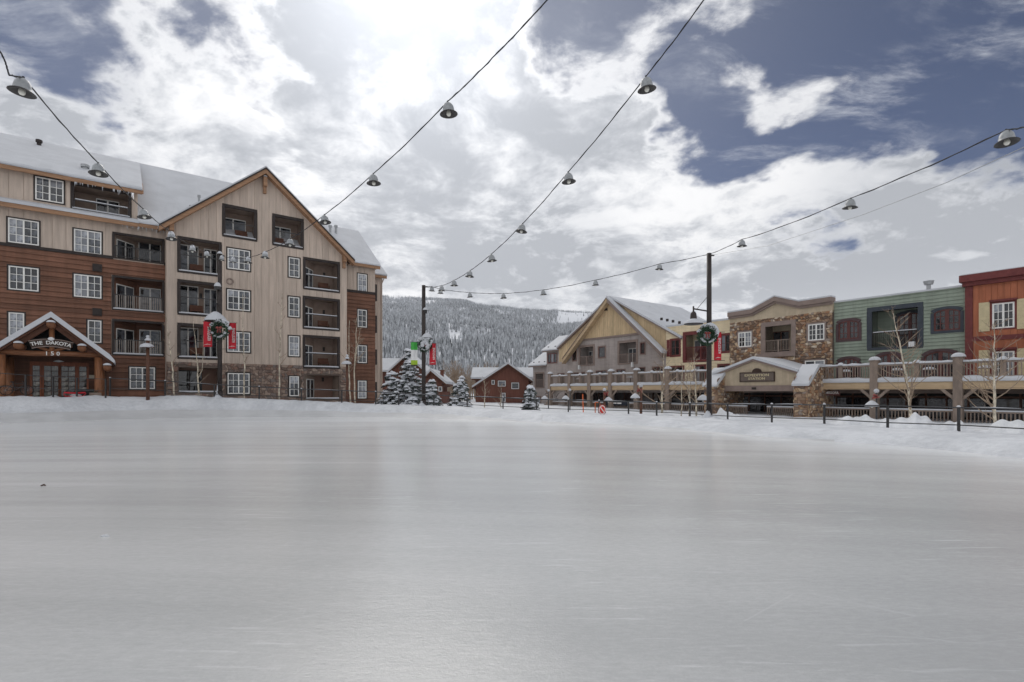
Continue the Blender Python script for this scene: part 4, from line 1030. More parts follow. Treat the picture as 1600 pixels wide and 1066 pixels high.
for o in (wA, wB, wC): window(ghouse, o, DB, sash=1, cols=1, rows=1, case='taupe', fmat='maroon', cw=.14, panes=False, glass='glassd')
for o in lows: window(ghouse, o, DB, sash=2 if o[1] - o[0] > 1 else 1, cols=1, rows=1, case='taupe', fmat='maroon', cw=.10, panes=False, glass='glassd')
for o in (bA, bB): balcony(ghouse, o, DB, 1.8, trim='taupe', inner='grayw', rail='taupe', rail_h=1.15, bal=True, snow=False, tw=.25, doors=[wdoor(o, .06, .5, 1.9)], posts=[(o[0] + o[1]) / 2], gl='glass')
for p, q in ((905, 574), (988, 570)):
    x, z = V.xz(DB - .15, p, q); g = MB(); g.box(x - .12, x + .12, DB - .28, DB - .02, z - .3, z + .3); ghouse.add('wall_lamp', g, 'bannerwhite')
x, z = V.xz(DB - .3, 945.5, 484); g = MB(); g.box(x - .28, x + .28, DB - .3, DB - .14, z - .12, z + .16); ghouse.add('gable_vent', g, 'dark')
# stepped lower wings on the left
h1x0, h1x1 = vx(854, 51.2), gx0; h1z = V.z(51.2, 865, 548)
w1 = vr(856, 553, 870.5, 567, 51.2)
wall(ghouse, 'wall', 'grayw', h1x0, h1x1, GB_, flat(h1z), 51.2, [w1])
window(ghouse, w1, 51.2, sash=3, cols=1, rows=1, case='taupe', fmat='redtrim', panes=False, glass='glassd')
h2x0, h2x1 = vx(833, 51.6), h1x0; h2z = V.z(51.6, 842, 572)
bC = vr(836.5, 583, 850, 605, 51.6); wD = vr(838, 620, 845, 633, 51.6)
wall(ghouse, 'wall', 'grayw', h2x0, h2x1, GB_, flat(h2z), 51.6, [bC, wD])
window(ghouse, wD, 51.6, sash=1, cols=1, rows=1, case='taupe', fmat='maroon', panes=False, glass='glassd')
balcony(ghouse, bC, 51.6, 1.8, trim='taupe', inner='grayw', rail='taupe', rail_h=1.2, snow=False, tw=.2, doors=[wdoor(bC, .3, .75, 2.1)])
for (xa_, xb_, D, z, ru, dp) in ((h1x0 - .5, h1x1 + .3, 51.2, h1z, 2.3, 3.0), (h2x0 - .6, h2x1 + .1, 51.6, h2z, 2.2, 2.8)):
    g = MB(); g.prismx([(D - .5, z - .18), (D + dp, z + ru - .18), (D + dp, z + ru), (D - .5, z)], xa_, xb_); ro = ghouse.add('lean_to_roof', g, 'taupe')
    g = MB(); g.prismx([(D - .58, z + .004), (D + dp, z + ru + .004), (D + dp, z + ru + .25), (D - .5, z + .26), (D - .62, z + .16)], xa_ - .05, xb_ - .01); ghouse.add('roof_snow', g, 'snowcap', ro)
    for i in range(3):
        x = xa_ + (xb_ - xa_) * (i + .6) / 3.4; h = MB(); h.box(x - .1, x + .1, D - .05, D + .2, z + .4, z + .68); ghouse.add('snow_guard', h, 'dark', ro)
g = MB(); g.box(h2x0, h2x0 + .25, 51.9, 58, GB_, h2z); g.box(gx1 - .02, gx1, DB + .3, DB + .32, GB_, 3); ghouse.add('wall', g, 'grayw')
xv, zv = V.xz(56, 1014, 489); g = MB(); g.tube([(xv, 56, zv - 1.2), (xv, 56, zv + .9)], .18, 8); ghouse.add('roof_vent', g, 'vent')
for p in (1032, 1041, 1050, 1060):
    x, z = V.xz(DB + .2, p, 499 + (p - 1032) * .2); h = MB(); h.box(x - .12, x + .12, DB + .3, DB + .5, z - .1, z + .2); ghouse.add('snow_guard', h, 'dark')
shop(ghouse, gx0, gx1, DB + .1, GB_, 2.4, 8)
h = MB(); h.box(gx0, gx1, DB, DB + .3, 1.75, 2.4); ghouse.add('lintel_board', h, 'grayw')

# ---- yellow house
yh = Thing('yellow_house', 'pale yellow clapboard house with dark red window frames', 'building', V, (vx(1092), DB, GB_))
yx0, yx1 = gx1, vx(1143.5); yz = V.z(DB, 1092, 507)
yb = vr(1069, 522, 1109, 561); y1 = vr(1049, 532, 1062, 555); y2 = vr(1127, 524, 1141, 549); y3 = vr(1048, 574, 1068, 600); y4 = vr(1086, 572, 1102, 600); y5 = vr(1123, 571, 1142, 600)
ops = [yb, y1, y2, y3, y4, y5]
wall(yh, 'wall', 'yellow', yx0, yx1, 2.4, flat(yz), DB, ops, 9)
hplanks(yh, 'yellow', yx0, yx1, 2.4, yz, DB, [wop(o, .12) for o in ops], .32, .06)
for o in (y1, y2): window(yh, o, DB, sash=2, cols=1, rows=2, case='redtrim', fmat='maroon', cw=.18, panes=False, glass='glassd')
for o in (y3, y4, y5): window(yh, o, DB, sash=2, cols=1, rows=1, case='redtrim', fmat='maroon', cw=.14, panes=False, glass='glassd')
g = MB(); g.box(y1[0] - .62, y1[0] - .2, DB - .07, DB - .045, y1[2] - .1, y1[3] + .1); yh.add('shutter', g, 'bow' if 0 else 'redtrim')
balcony(yh, yb, DB, 1.8, trim='redtrim', inner='yellow', rail='redtrim', rail_h=1.45, bal=True, snow=False, tw=.32, doors=[wdoor(yb, .06, .55, 2.3)], posts=[(yb[0] * .35 + yb[1] * .65)])
g = MB(); g.box(yx0 - .02, yx1, DB - .06, DB + 9, yz, yz + .1); yh.add('parapet_cap', g, 'yellow')
g = MB(); g.box(yx0, yx1, DB - .10, DB + 9, yz + .102, yz + .3); yh.add('roof_snow', g, 'snowcap')
g = MB(); g.box(yx0, yx1, DB, DB + .3, 1.75, 2.4); yh.add('lintel_board', g, 'taupe')
shop(yh, yx0, yx1, DB + .1, GB_, 1.75, 4, seed=2)

# ---- stone house with curved parapet
sh = Thing('stone_house', 'brown fieldstone house with stepped beige parapet and white windows', 'building', V, (vx(1222), DB, GB_))
sx0, sx1 = yx1, vx(1303.5); DS = DB - .35
prof = [V.xz(DS, a, b) for a, b in ((1140, 496), (1177, 490.5), (1213, 471), (1251, 479), (1304.5, 471.5))]
prof[0] = (sx0 - .05, prof[0][1]); prof[-1] = (sx1 + .05, prof[-1][1])
def stop_(x): return float(np.interp(x, [p[0] for p in prof], [p[1] for p in prof]))
stone_t = lambda x: float(np.interp(x, [sx0, sx1], [V.z(DS, 1144, 505), V.z(DS, 1298, 485)]))
s1 = vr(1154, 520, 1174.5, 541.5, DS); s2 = vr(1263, 507.5, 1288.5, 531, DS); sb = vr(1192, 508, 1241, 548, DS); s3 = vr(1218, 566, 1233, 600, DS); s4 = vr(1258, 564, 1289, 600, DS)
ops = [s1, s2, sb, s3, s4]
brk = [p[0] for p in prof[1:-1]]
wall(sh, 'wall', 'mortar', sx0, sx1, 2.4, lambda x: stone_t(x) + .02, DS, ops, 8)
wall(sh, 'parapet', 'stucco', sx0, sx1, stone_t(sx0), stop_, DS - .05, [], .5, brk)
g = MB()
for (a, b) in zip(prof[:-1], prof[1:]): g.prism([(a[0] + .004, a[1] + .0), (b[0], b[1]), (b[0], b[1] + .42), (a[0] + .004, a[1] + .42)], DS - .45, DS + .5)
cn = sh.add('cornice', g, 'taupe')
g = MB()
for (a, b) in zip(prof[:-1], prof[1:]): g.prism([(a[0] + .004, a[1] - .22), (b[0], b[1] - .22), (b[0], b[1] - .004), (a[0] + .004, a[1] - .004)], DS - .28, DS - .055)
sh.add('moulding', g, 'taupe', cn)
g = MB()
for (a, b) in zip(prof[:-1], prof[1:]): g.prism([(a[0] + .004, a[1] + .424), (b[0], b[1] + .424), (b[0], b[1] + .56), (a[0] + .004, a[1] + .56)], DS - .42, DS + .5)
sh.add('parapet_snow', g, 'snowcap', cn)
stones(sh, 'stone', sx0, sx1, 2.4, stone_t, DS, [wop(o, .14) for o in ops], .25, .10, 11)
stones(sh, 'stone', DS, DS + 1.2, V.z(DB, 1303, 476) , flat(stone_t(sx1)), sx1, [], .25, .08, 12, xyz=lambda x, d_, z: (sx1 + d_, x, z))
for o in (s1, s2): window(sh, o, DS, case='taupe', cw=.14, fw=.10, panes=True, glass='glassd')
window(sh, s3, DS, case='taupe', cols=1, rows=1, panes=False, glass='glassd'); window(sh, s4, DS, case='taupe', cols=1, rows=1, panes=False, glass='glassd')
balcony(sh, sb, DS, 2.0, trim='taupe', inner='stucco', rail='deckwood', rail_h=1.15, snow=False, tw=.36, doors=[wdoor(sb, .02, .55, 2.1), wdoor(sb, .72, .97, 2.1)], posts=[(sb[0] + sb[1]) / 2], frame='darkwood', gl='glassd')
g = MB(); g.box(sb[0] - .2, sb[1] + .2, DS - .28, DS + .1, sb[2] - .5, sb[2] - .12); sh.add('balcony_sill', g, 'taupe')
g = MB(); g.box(sx0, sx1, DB, DB + .3, 1.75, 2.4); sh.add('lintel_board', g, 'taupe')
shop(sh, sx0, sx1, DB + .1, GB_, 1.75, 6, seed=3)

# ---- green house
def arched(th, r, rise, y, case, fmat, sash=2, glass='glassd'):
    x0, x1, z0, z1 = r; c = (x0 + x1) / 2; hw_ = (x1 - x0) / 2
    top = lambda x, e=0.0: z1 - rise + (rise + e) * math.sqrt(max(0, 1 - ((x - c) / (hw_ + e + .12)) ** 2))
    n = 10; xs = [x0 + (x1 - x0) * i / n for i in range(n + 1)]
    o_b = MB(); cw = .20
    for i in range(n):                                     # outer casing ring
        a, b = xs[i], xs[i + 1]
        sc_ = lambda x: c + (x - c) * (hw_ + cw) / hw_
        o_b.prism([(a, top(a)), (b, top(b)), (sc_(b), top(b) + cw), (sc_(a), top(a) + cw)], y - .10, y + .02)
    o_b.box(x0 - cw, x0, y - .10, y + .02, z0 - cw, top(x0)); o_b.box(x1, x1 + cw, y - .10, y + .02, z0 - cw, top(x1)); o_b.box(x0, x1, y - .10, y + .02, z0 - cw, z0)
    f = MB(); fw = .11
    for i in range(n):
        a, b = xs[i], xs[i + 1]; f.prism([(a, top(a) - fw), (b, top(b) - fw), (b, top(b) - .002), (a, top(a) - .002)], y - .06, y + .05)
    f.box(x0 + .002, x0 + fw, y - .06, y + .05, z0, top(x0 + fw) - fw); f.box(x1 - fw, x1 - .002, y - .06, y + .05, z0, top(x1 - fw) - fw)
    f.box(x0 + fw, x1 - fw, y - .06, y + .05, z0, z0 + fw)
    for s_ in range(1, sash):
        xm = x0 + (x1 - x0) * s_ / sash; f.box(xm - .12, xm + .12, y - .058, y + .05, z0 + fw, top(xm) - fw)
    for s_ in range(sash):
        xm = x0 + (x1 - x0) * (s_ + .5) / sash; f.box(xm - .03, xm + .03, y - .03, y + .03, z0 + fw, top(xm) - fw)
    for k in (1, 2): zz = z0 + (z1 - z0) * k / 3; f.box(x0 + fw, x1 - fw, y - .028, y + .028, zz - .025, zz + .025)
    o = th.add('arched_window', f, fmat); th.add('casing', o_b, case, o)
    for s_ in range(sash):
        a, b = x0 + (x1 - x0) * s_ / sash, x0 + (x1 - x0) * (s_ + 1) / sash; p = MB(); m_ = 6
        q = [a + (b - a) * i / m_ for i in range(m_ + 1)]
        p.prism([(a, z0 + .02), (b, z0 + .02)] + [(x, top(x) - .02) for x in q[::-1]], y + .0, y + .03); th.add('pane', p, glass, o)
    return o
gn = Thing('green_house', 'sage green clapboard house with arched windows and flat parapet', 'building', V, (vx(1400), DB, GB_))
nx0, nx1 = sx1, vx(1509.5); nz = V.z(DB, 1400, 463)
a1 = vr(1310.5, 502.5, 1342.5, 529); a2 = vr(1459.5, 485, 1501, 515); nb = vr(1358, 484.5, 1439.5, 539); a3 = vr(1311, 561, 1342, 600); a4 = vr(1371, 554, 1408, 600); a5 = vr(1444.5, 550, 1496, 600)
ops = [a1, a2, nb, a3, a4, a5]
wall(gn, 'wall', 'green', nx0, nx1, 2.4, flat(nz), DB, ops, 8)
hplanks(gn, 'green', nx0, nx1, 2.4, nz, DB, [wop(o, .16) for o in ops], .28, .075)
for o in (a1, a2, a3, a4, a5): arched(gn, o, (o[3] - o[2]) * .3, DB, 'navy' if o is a2 else 'plum', 'maroon')
balcony(gn, nb, DB, 2.0, trim='navy', inner='green', rail='dark', rail_h=1.25, snow=False, tw=.30, doors=[], railsnow=True)
arc = ((nb[0] * .58 + nb[1] * .42), (nb[0] * .12 + nb[1] * .88)); arched(gn, (arc[0], arc[1], nb[2] + .1, nb[3] - .35), .5, DB + 1.95, 'navy', 'maroon', 2)
g = MB(); g.box(nx0 - .02, nx1, DB - .10, DB + 8, nz, nz + .08); gn.add('parapet_cap', g, 'green')
g = MB(); g.box(nx0, nx1, DB - .12, DB + 8, nz + .082, nz + .22); gn.add('roof_snow', g, 'snowcap')
x, z = V.xz(DB - .2, 1425, 538); g = MB(); g.box(x - .18, x + .18, DB - .4, DB - .02, z - .2, z + .2); gn.add('wall_lamp', g, 'bannerwhite')
x, z = V.xz(DB + 2, 1451, 447); g = MB(); g.tube([(x, DB + 2, z - .7), (x, DB + 2, z + .1)], .16, 8); g.tube([(x, DB + 2, z + .1), (x, DB + 2, z + .4)], [.3, .38], 8); gn.add('roof_vent', g, 'vent')
g = MB(); g.box(nx0, nx1, DB, DB + .3, 1.75, 2.4); gn.add('lintel_board', g, 'taupe')
shop(gn, nx0, nx1, DB + .1, GB_, 1.75, 7, seed=4)

# ---- red house
rh = Thing('red_house', 'brick red board house with cream shutters and dark red cornice', 'building', V, (vx(1580), DB, GB_))
DR = DB - .25
rx0, rx1 = nx1, vx(1509.5) + 17; rz = V.z(DR, 1550, 437)
r1 = vr(1550.5, 475, 1585.5, 511.5, DR); r2 = vr(1550.5, 550, 1585.5, 590, DR)
ex = [(o[0] + 7.0, o[1] + 7.0, o[2], o[3]) for o in (r1, r2)]
ops = [r1, r2] + ex
wall(rh, 'wall', 'red', rx0, rx1, 2.4, flat(rz), DR, ops, 8)
zb1, zb2 = V.z(DR, 1560, 531), V.z(DR, 1560, 524)
vboards(rh, 'red', rx0 + .45, rx1, zb2, flat(rz - .1), DR, [wop(o, .1) for o in ops], .34, .03, .02)
vboards(rh, 'red', rx0 + .45, rx1, 2.4, flat(zb1), DR, [wop(o, .1) for o in ops], .34, .03, .02)
g = MB(); g.box(rx0, rx0 + .44, DR - .08, DR + .2, 2.4, rz - .1); rh.add('corner_board', g, 'redtrim')
g = MB(); g.box(rx0 + .44, rx1, DR - .09, DR, zb1, zb2); rh.add('belt_board', g, 'redtrim')
g = MB(); g.box(rx0 - .25, rx1, DR - .55, DR + .2, rz, rz + .5); g.box(rx0 - .12, rx1, DR - .3, DR + .2, rz - .3, rz - .003); rh.add('cornice', g, 'redtrim')
g = MB(); g.box(rx0 - .2, rx1, DR - .5, DR + 8, rz + .503, rz + .56); rh.add('roof_snow', g, 'snowcap')
for o in ops:
    window(rh, o, DR, case='redtrim', cw=.10, fw=.10, panes=True, glass='glassd')
    for sx_ in (-1, 1):
        xs_ = (o[0] - .72, o[0] - .13) if sx_ < 0 else (o[1] + .13, o[1] + .72); g = MB(); g.box(xs_[0], xs_[1], DR - .10, DR - .035, o[2] - .15, o[3] + .15); s_o = rh.add('shutter', g, 'cream')
        g = MB()
        for k in range(9): zz = o[2] + (o[3] - o[2]) * k / 8.2; g.box(xs_[0] + .07, xs_[1] - .07, DR - .115, DR - .1, zz, zz + .09)
        lo_ = rh.add('shutter_slats', g, 'cream', s_o); lo_['kind'] = 'stuff'
    g = MB(); g.box(o[0] - .15, o[1] + .15, DR - .22, DR - .03, o[3] + .12, o[3] + .26); rh.add('window_hood', g, 'redtrim')
g = MB(); g.box(rx0, rx1, DB, DB + .3, 1.75, 2.4); rh.add('lintel_board', g, 'taupe')
shop(rh, rx0, rx1, DB + .1, GB_, 1.75, 6, seed=5)

# ------------------------------------------------------------------ raised terrace in front of the row
zrail, zfl, zbm = 3.95, 2.78, 2.05
def terrace(name, label, x0, x1, cols, posts, seed):
    t = Thing(name, label, 'terrace', V, ((x0 + x1) / 2, DD, GB_), None)
    g = MB(); g.box(x0, x1, DD + .2, DB - .4, zfl - .25, zfl - .02); t.add('deck', g, 'deckwood')
    g = MB(); g.box(x0, x1, DD + .2, DB - .4, zbm + .3, zfl - .26); t.add('soffit', g, 'darkwood')
    ks = sorted([x0] + cols + [x1])
    cw = .26
    for a, b in zip(ks[:-1], ks[1:]):
        if b - a < .6: continue
        g = MB(); g.box(a + cw, b - cw, DD - .02, DD + .18, zbm + .02, zfl - .16); be = t.add('beam', g, 'ochrebeam')
        g = MB(); g.box(a + cw, b - cw, DD - .07, DD - .022, zbm + .12, zbm + .18); t.add('beam_moulding', g, 'ochrebeam', be)
        rng = random.Random(seed + int(a * 10)); g = MB(); g.smooth = True; n = max(4, int((b - a) / .35)); rows = []
        for i in range(n + 1):
            x = a + cw + (b - a - 2 * cw) * i / n; h_ = .33 + rng.uniform(-.05, .07)
            rows.append([(x, DD - .12, zfl - .17), (x, DD - .18, zfl - .03 + rng.uniform(-.02, .02)), (x, DD - .06, zfl - .16 + h_ * .95), (x, DD + .3, zfl - .14 + h_), (x, DD + 1.2, zfl - .01)])
        k = len(g.v)
        for r_ in rows: g.v += r_
        for i in range(n):
            for j in range(4): g.f.append((k + i * 5 + j, k + (i + 1) * 5 + j, k + (i + 1) * 5 + j + 1, k + i * 5 + j + 1)); g.m.append(0)
        t.add('ledge_snow', g, 'snowcap')
        mids = [p for p in posts if a < p < b]; kk = [a + cw] + mids + [b - cw]
        for p in mids:
            g = MB(); g.box(p - .15, p + .15, DD - .02, DD + .2, zfl, zrail + .05); po_ = t.add('rail_post', g, 'deckwood')
            g = MB(); g.smooth = True; g.blob((p, DD + .08, zrail + .05), .24, .22, .24, 8, 4, half=True); t.add('post_snow', g, 'snowcap', po_)
        for c, d_ in zip(kk[:-1], kk[1:]):
            c2 = c + (.15 if c in mids else 0); d2 = d_ - (.15 if d_ in mids else 0)
            g = MB(); g.box(c2, d2, DD + .02, DD + .14, zrail - .12, zrail); ra = t.add('railing', g, 'deckwood'); g = MB(); g.box(c2, d2, DD + .04, DD + .12, zfl + .12, zfl + .2); t.add('bottom_rail', g, 'deckwood', ra)
            g = MB(); nb_ = max(2, int((d2 - c2) / .17))
            for i in range(1, nb_): xx = c2 + (d2 - c2) * i / nb_; g.box(xx - .028, xx + .028, DD + .055, DD + .105, zfl + .2, zrail - .12)
            bo = t.add('balusters', g, 'deckwood', ra); bo['kind'] = 'stuff'
            g = MB(); g.smooth = True; n = max(4, int((d2 - c2) / .3)); rows = []
            for i in range(n + 1):
                x = c2 + (d2 - c2) * i / n; h_ = .15 + rng.uniform(-.03, .05); rows.append([(x, DD - .03, zrail + .002), (x, DD - .04, zrail + h_ * .6), (x, DD + .08, zrail + h_), (x, DD + .2, zrail + h_ * .6), (x, DD + .19, zrail + .002)])
            k = len(g.v)
            for r_ in rows: g.v += r_
            for i in range(n):
                for j in range(4): g.f.append((k + i * 5 + j, k + (i + 1) * 5 + j, k + (i + 1) * 5 + j + 1, k + i * 5 + j + 1)); g.m.append(0)
            t.add('rail_snow', g, 'snowcap', ra)
    for c in cols:
        g = MB(); g.box(c - cw, c + cw, DD - .16, DD + .36, GB_, zrail + .28); co = t.add('column', g, 'deckwood')
        g = MB(); g.box(c - cw - .05, c + cw + .05, DD - .2, DD + .4, zrail + .282, zrail + .36); t.add('column_cap', g, 'deckwood', co)
        g = MB(); g.smooth = True; g.blob((c, DD + .1, zrail + .36), .42, .40, .30, 10, 4, half=True); t.add('column_snow', g, 'snowcap', co)
        for sd in (-1, 1):
            g = MB(); q = [(c + sd * cw, zbm - .75), (c + sd * (cw + .75), zbm - .0), (c + sd * (cw + .5), zbm + .02), (c + sd * cw, zbm - .48)]
            g.prism(q if sd > 0 else q[::-1], DD + .0, DD + .16); t.add('brace', g, 'deckwood', co)
    # ground level rail with balusters, snow along its top
    lz = .55
    for a, b in zip(ks[:-1], ks[1:]):
        if b - a < .6: continue
        g = MB(); g.box(a + cw, b - cw, DD + .3, DD + .42, lz - .1, lz); lr = t.add('lower_rail', g, 'deckwood')
        g = MB(); nb_ = max(2, int((b - a) / .2))
        for i in range(1, nb_): xx = a + (b - a) * i / nb_; g.box(xx - .035, xx + .035, DD + .33, DD + .39, GB_ + .1, lz - .1)
        bo = t.add('balusters', g, 'deckwood', lr); bo['kind'] = 'stuff'
        g = MB(); g.prismx([(DD + .26, lz + .002), (DD + .46, lz + .002), (DD + .42, lz + .1), (DD + .30, lz + .1)], a + cw, b - cw); t.add('rail_snow', g, 'snowcap', lr)
    return t
dx = lambda p: V.x(DD, p)
ter1 = terrace('terrace', 'raised grey timber terrace in front of the gabled and yellow houses', dx(857.5), dx(1112), [dx(p) for p in (859, 890, 921, 954, 994, 1043)], [dx(p) for p in (874, 906, 937, 974, 1018, 1058, 1085)], 1)
ter2 = terrace('terrace', 'raised grey timber terrace in front of the green and red houses', dx(1277), dx(1277) + 26, [dx(p) for p in (1366, 1497)] + [dx(1497) + 5.2, dx(1497) + 10.4], [dx(p) for p in (1313, 1432, 1567)] + [dx(1497) + 8], 2)
# arched infill at the far end of the first terrace
ga = MB(); x0, x1 = dx(861), dx(888); n = 10
for i in range(n):
    a, b = x0 + (x1 - x0) * i / n, x0 + (x1 - x0) * (i + 1) / n; f_ = lambda x: .6 + 1.25 * math.sqrt(max(0, 1 - ((x - (x0 + x1) / 2) / ((x1 - x0) / 2 * .85)) ** 2))
    ga.prism([(a, f_(a)), (b, f_(b)), (b, zbm + .1), (a, zbm + .1)], DD + .5, DD + .65)
ter1.add('arch_panel', ga, 'grayw')
g = MB(); xs0, zs0 = dx(846), 0
for k in range(5): g.box(dx(857) - .35 * (k + 1), dx(857) - .35 * k, DD + .4, DD + 1.8, GB_, .95 - .25 * k)
ter1.add('steps', g, 'deckwood')
g = MB(); g.hexa([(dx(857) - 2.0, DD + .3, .5), (dx(857), DD + .3, 1.6), (dx(857), DD + .42, 1.6), (dx(857) - 2.0, DD + .42, .5)], [(dx(857) - 2.0, DD + .3, .66), (dx(857), DD + .3, 1.76), (dx(857), DD + .42, 1.76), (dx(857) - 2.0, DD + .42, .66)]); ter1.add('stair_rail', g, 'deckwood')

# ------------------------------------------------------------------ entrance portico with stone piers
DP = 44.6
pt_ = Thing('entrance_portico', 'beige gabled portico with name board between stone piers', 'portico', V, (V.x(DP, 1181), DP, GB_))
pxl, zl_ = V.xz(DP, 1119, 589); pxr, zr2 = V.xz(DP, 1247, 580); ppx, ppz = V.xz(DP, 1181, 563)
ze = (zl_ + zr2) / 2; ppx = (pxl + pxr) / 2
bt, bb_ = V.z(DP, 1181, 602.5), V.z(DP, 1181, 611.5)
g = MB(); g.prism([(pxl, bt), (pxr, bt), (pxr, ze), (ppx, ppz), (pxl, ze)], DP, DP + .3); pt_.add('gable_wall', g, 'stucco')
g = MB(); g.box(pxl, pxr, DP - .08, DP + .35, bb_, bt - .003); pt_.add('beam', g, 'taupe')
g = MB(); g.box(ppx - .2, ppx + .2, DP - .12, DP - .082, (bb_ + bt) / 2 - .1, (bb_ + bt) / 2 + .1); pt_.add('number_plate', g, 'dark')
g = MB(); g.box(pxl, pxr, DP + .35, DB - .4, bt - .15, bt); pt_.add('ceiling', g, 'dark')
for sd in (-1, 1):
    xe = pxl - .2 if sd < 0 else pxr + .1
    f_ = lambda x: ppz - abs(x - ppx) * (ppz - ze) / (pxr - ppx)
    def sq(lo, hi):
        q = [(xe, f_(xe) + lo), (ppx, f_(ppx) + lo), (ppx, f_(ppx) + hi), (xe, f_(xe) + hi)]
        return q if sd < 0 else q[::-1]
    g = MB(); g.prism(sq(-.06, .10), DP - .25, DB - .5); ro = pt_.add('roof', g, 'taupe')
    g = MB(); g.smooth = False; g.prism(sq(.104, .34), DP - .30, DB - .5); g.prism(sq(.14, .28), DP - .36, DP - .302); pt_.add('roof_snow', g, 'snowcap', ro)
sx_a, sz_a = V.xz(DP - .1, 1157, 583.5); sx_b, sz_b = V.xz(DP - .1, 1209, 595)
g = MB(); g.box(sx_a, sx_b, DP - .12, DP - .02, sz_b, sz_a); sg = pt_.add('name_board', g, 'signgrey')
g = MB(); e = .07
g.box(sx_a - e, sx_b + e, DP - .15, DP - .02, sz_a, sz_a + e); g.box(sx_a - e, sx_b + e, DP - .15, DP - .02, sz_b - e, sz_b); g.box(sx_a - e, sx_a - .002, DP - .15, DP - .02, sz_b, sz_a); g.box(sx_b + .002, sx_b + e, DP - .15, DP - .02, sz_b, sz_a)
pt_.add('board_frame', g, 'signbrown', sg)
g = MB(); g.lathe((0, 0, 0), [(0, 0)], 3); g = MB(); cxm = (sx_a + sx_b) / 2
g.prism([(cxm + .42 * math.cos(pi * i / 8), sz_a + e + .004 + .34 * math.sin(pi * i / 8)) for i in range(9)], DP - .12, DP - .02); pt_.add('medallion', g, 'signbrown', sg)
for txt, dzz, sz_ in (('EXPEDITION', .14, .30), ('STATION', -.16, .28)):
    g = MB(); hh = (sz_a + sz_b) / 2; put_text(g, text_shape(txt, sz_, .012), lambda x, y, z: (cxm + x * 1.3, DP - .13 - z, hh + dzz + y)); pt_.add('lettering', g, 'cream', sg)
# battered stone piers: the face towards the rink leans back above the shoulder
def pier(xc, hw_, z_sh, z_top, seed):
    y0, y1, ysh = DP - 1.3, DB - 2.5, DP + .6
    g = MB(); g.prismx([(y0, GB_), (y1, GB_), (y1, z_top), (ysh, z_top), (y0, z_sh)], xc - hw_, xc + hw_); p = pt_.add('stone_pier', g, 'mortar')
    s_ = stones(pt_, 'stone', xc - hw_, xc + hw_, GB_, flat(z_sh), y0, [], .24, .09, seed, parent=p)
    topy = lambda y: z_sh + (z_top - z_sh) * min(1, max(0, (y - y0) / (ysh - y0)))
    stones(pt_, 'stone', y0, y1, GB_, topy, 0, [], .24, .09, seed + 1, parent=p, xyz=lambda x, d_, z: (xc + hw_ + d_, x, z))
    stones(pt_, 'stone', y0, y1, GB_, topy, 0, [], .24, .09, seed + 2, parent=p, xyz=lambda x, d_, z: (xc - hw_ - d_, x, z))
    g = MB(); g.prismx([(y0 - .16, z_sh - .06), (y0 + .02, z_sh + .02), (ysh, z_top + .01), (y1, z_top + .01), (y1, z_top + .22), (ysh - .1, z_top + .26), (ysh - .35, z_top + .10), (y0 - .05, z_sh + .26), (y0 - .18, z_sh + .12)], xc - hw_ - .14, xc + hw_ + .14); pt_.add('pier_snow', g, 'snowcap', p)
zt_p = V.z(DP + .6, 1265, 574); zs_p = V.z(DP - 1.3, 1250, 602)
xc_r = V.x(DP - 1.3, 1250.5) ; pier(xc_r + .05, .52, zs_p, zt_p, 21)
xc_l = V.x(DP - 1.3, 1110); pier(xc_l, .60, zs_p, zt_p, 31)
# low fence panels under the portico
g = MB(); x0, x1 = pxl + .3, pxr - .3
for (a, b) in ((x0, x0 + 2.6), (x1 - 2.4, x1)):
    g = MB(); g.box(a, b, DP + .2, DP + .3, .45, .55); lr = pt_.add('lower_rail', g, 'deckwood')
    h = MB(); nb_ = int((b - a) / .16)
    for i in range(nb_ + 1): xx = a + .03 + (b - a - .06) * i / nb_; h.box(xx - .03, xx + .03, DP + .22, DP + .28, GB_, .45)
    bo = pt_.add('balusters', h, 'deckwood', lr); bo['kind'] = 'stuff'
    h = MB(); h.box(a, b, DP + .17, DP + .33, .552, .66); pt_.add('rail_snow', h, 'snowcap', lr)

# shop sign hanging under the terrace
hs = Thing('hanging_sign', 'small red and white shop sign hanging under the terrace beam', 'sign', V, (V.x(DD + .6, 1300), DD + .6, 1.4))
xa_, za_ = V.xz(DD + .6, 1286, 611.0); xb_, zb_ = V.xz(DD + .6, 1312.5, 618)
g = MB(); g.box(xa_, xb_, DD + .57, DD + .63, zb_, za_); hs.add('board', g, 'maroon')
g = MB(); put_text(g, text_shape('MISSOFA', .30, .01), lambda x, y, z: ((xa_ + xb_) / 2 + .06 + x * (xb_ - xa_) / 1.55, DD + .56 - z, (za_ + zb_) / 2 + .02 + y)); hs.add('lettering', g, 'lettering')
g = MB()
for x in (xa_ + .1, xb_ - .1): 
    g = MB(); g.tube([(x, DD + .6, za_ - .02), (x, DD + .6, zbm + .35)], .015, 4); hs.add('hanger', g, 'iron')

W0 = Fr(0)
def at(px, py, Y): return Vector(((px - CX) / F * Y, Y, EYE + (HZ - py) / F * Y))
def gx(px, Y): return (px - CX) / F * Y
def gnd(px, Y): return ground_z(gx(px, Y), Y)

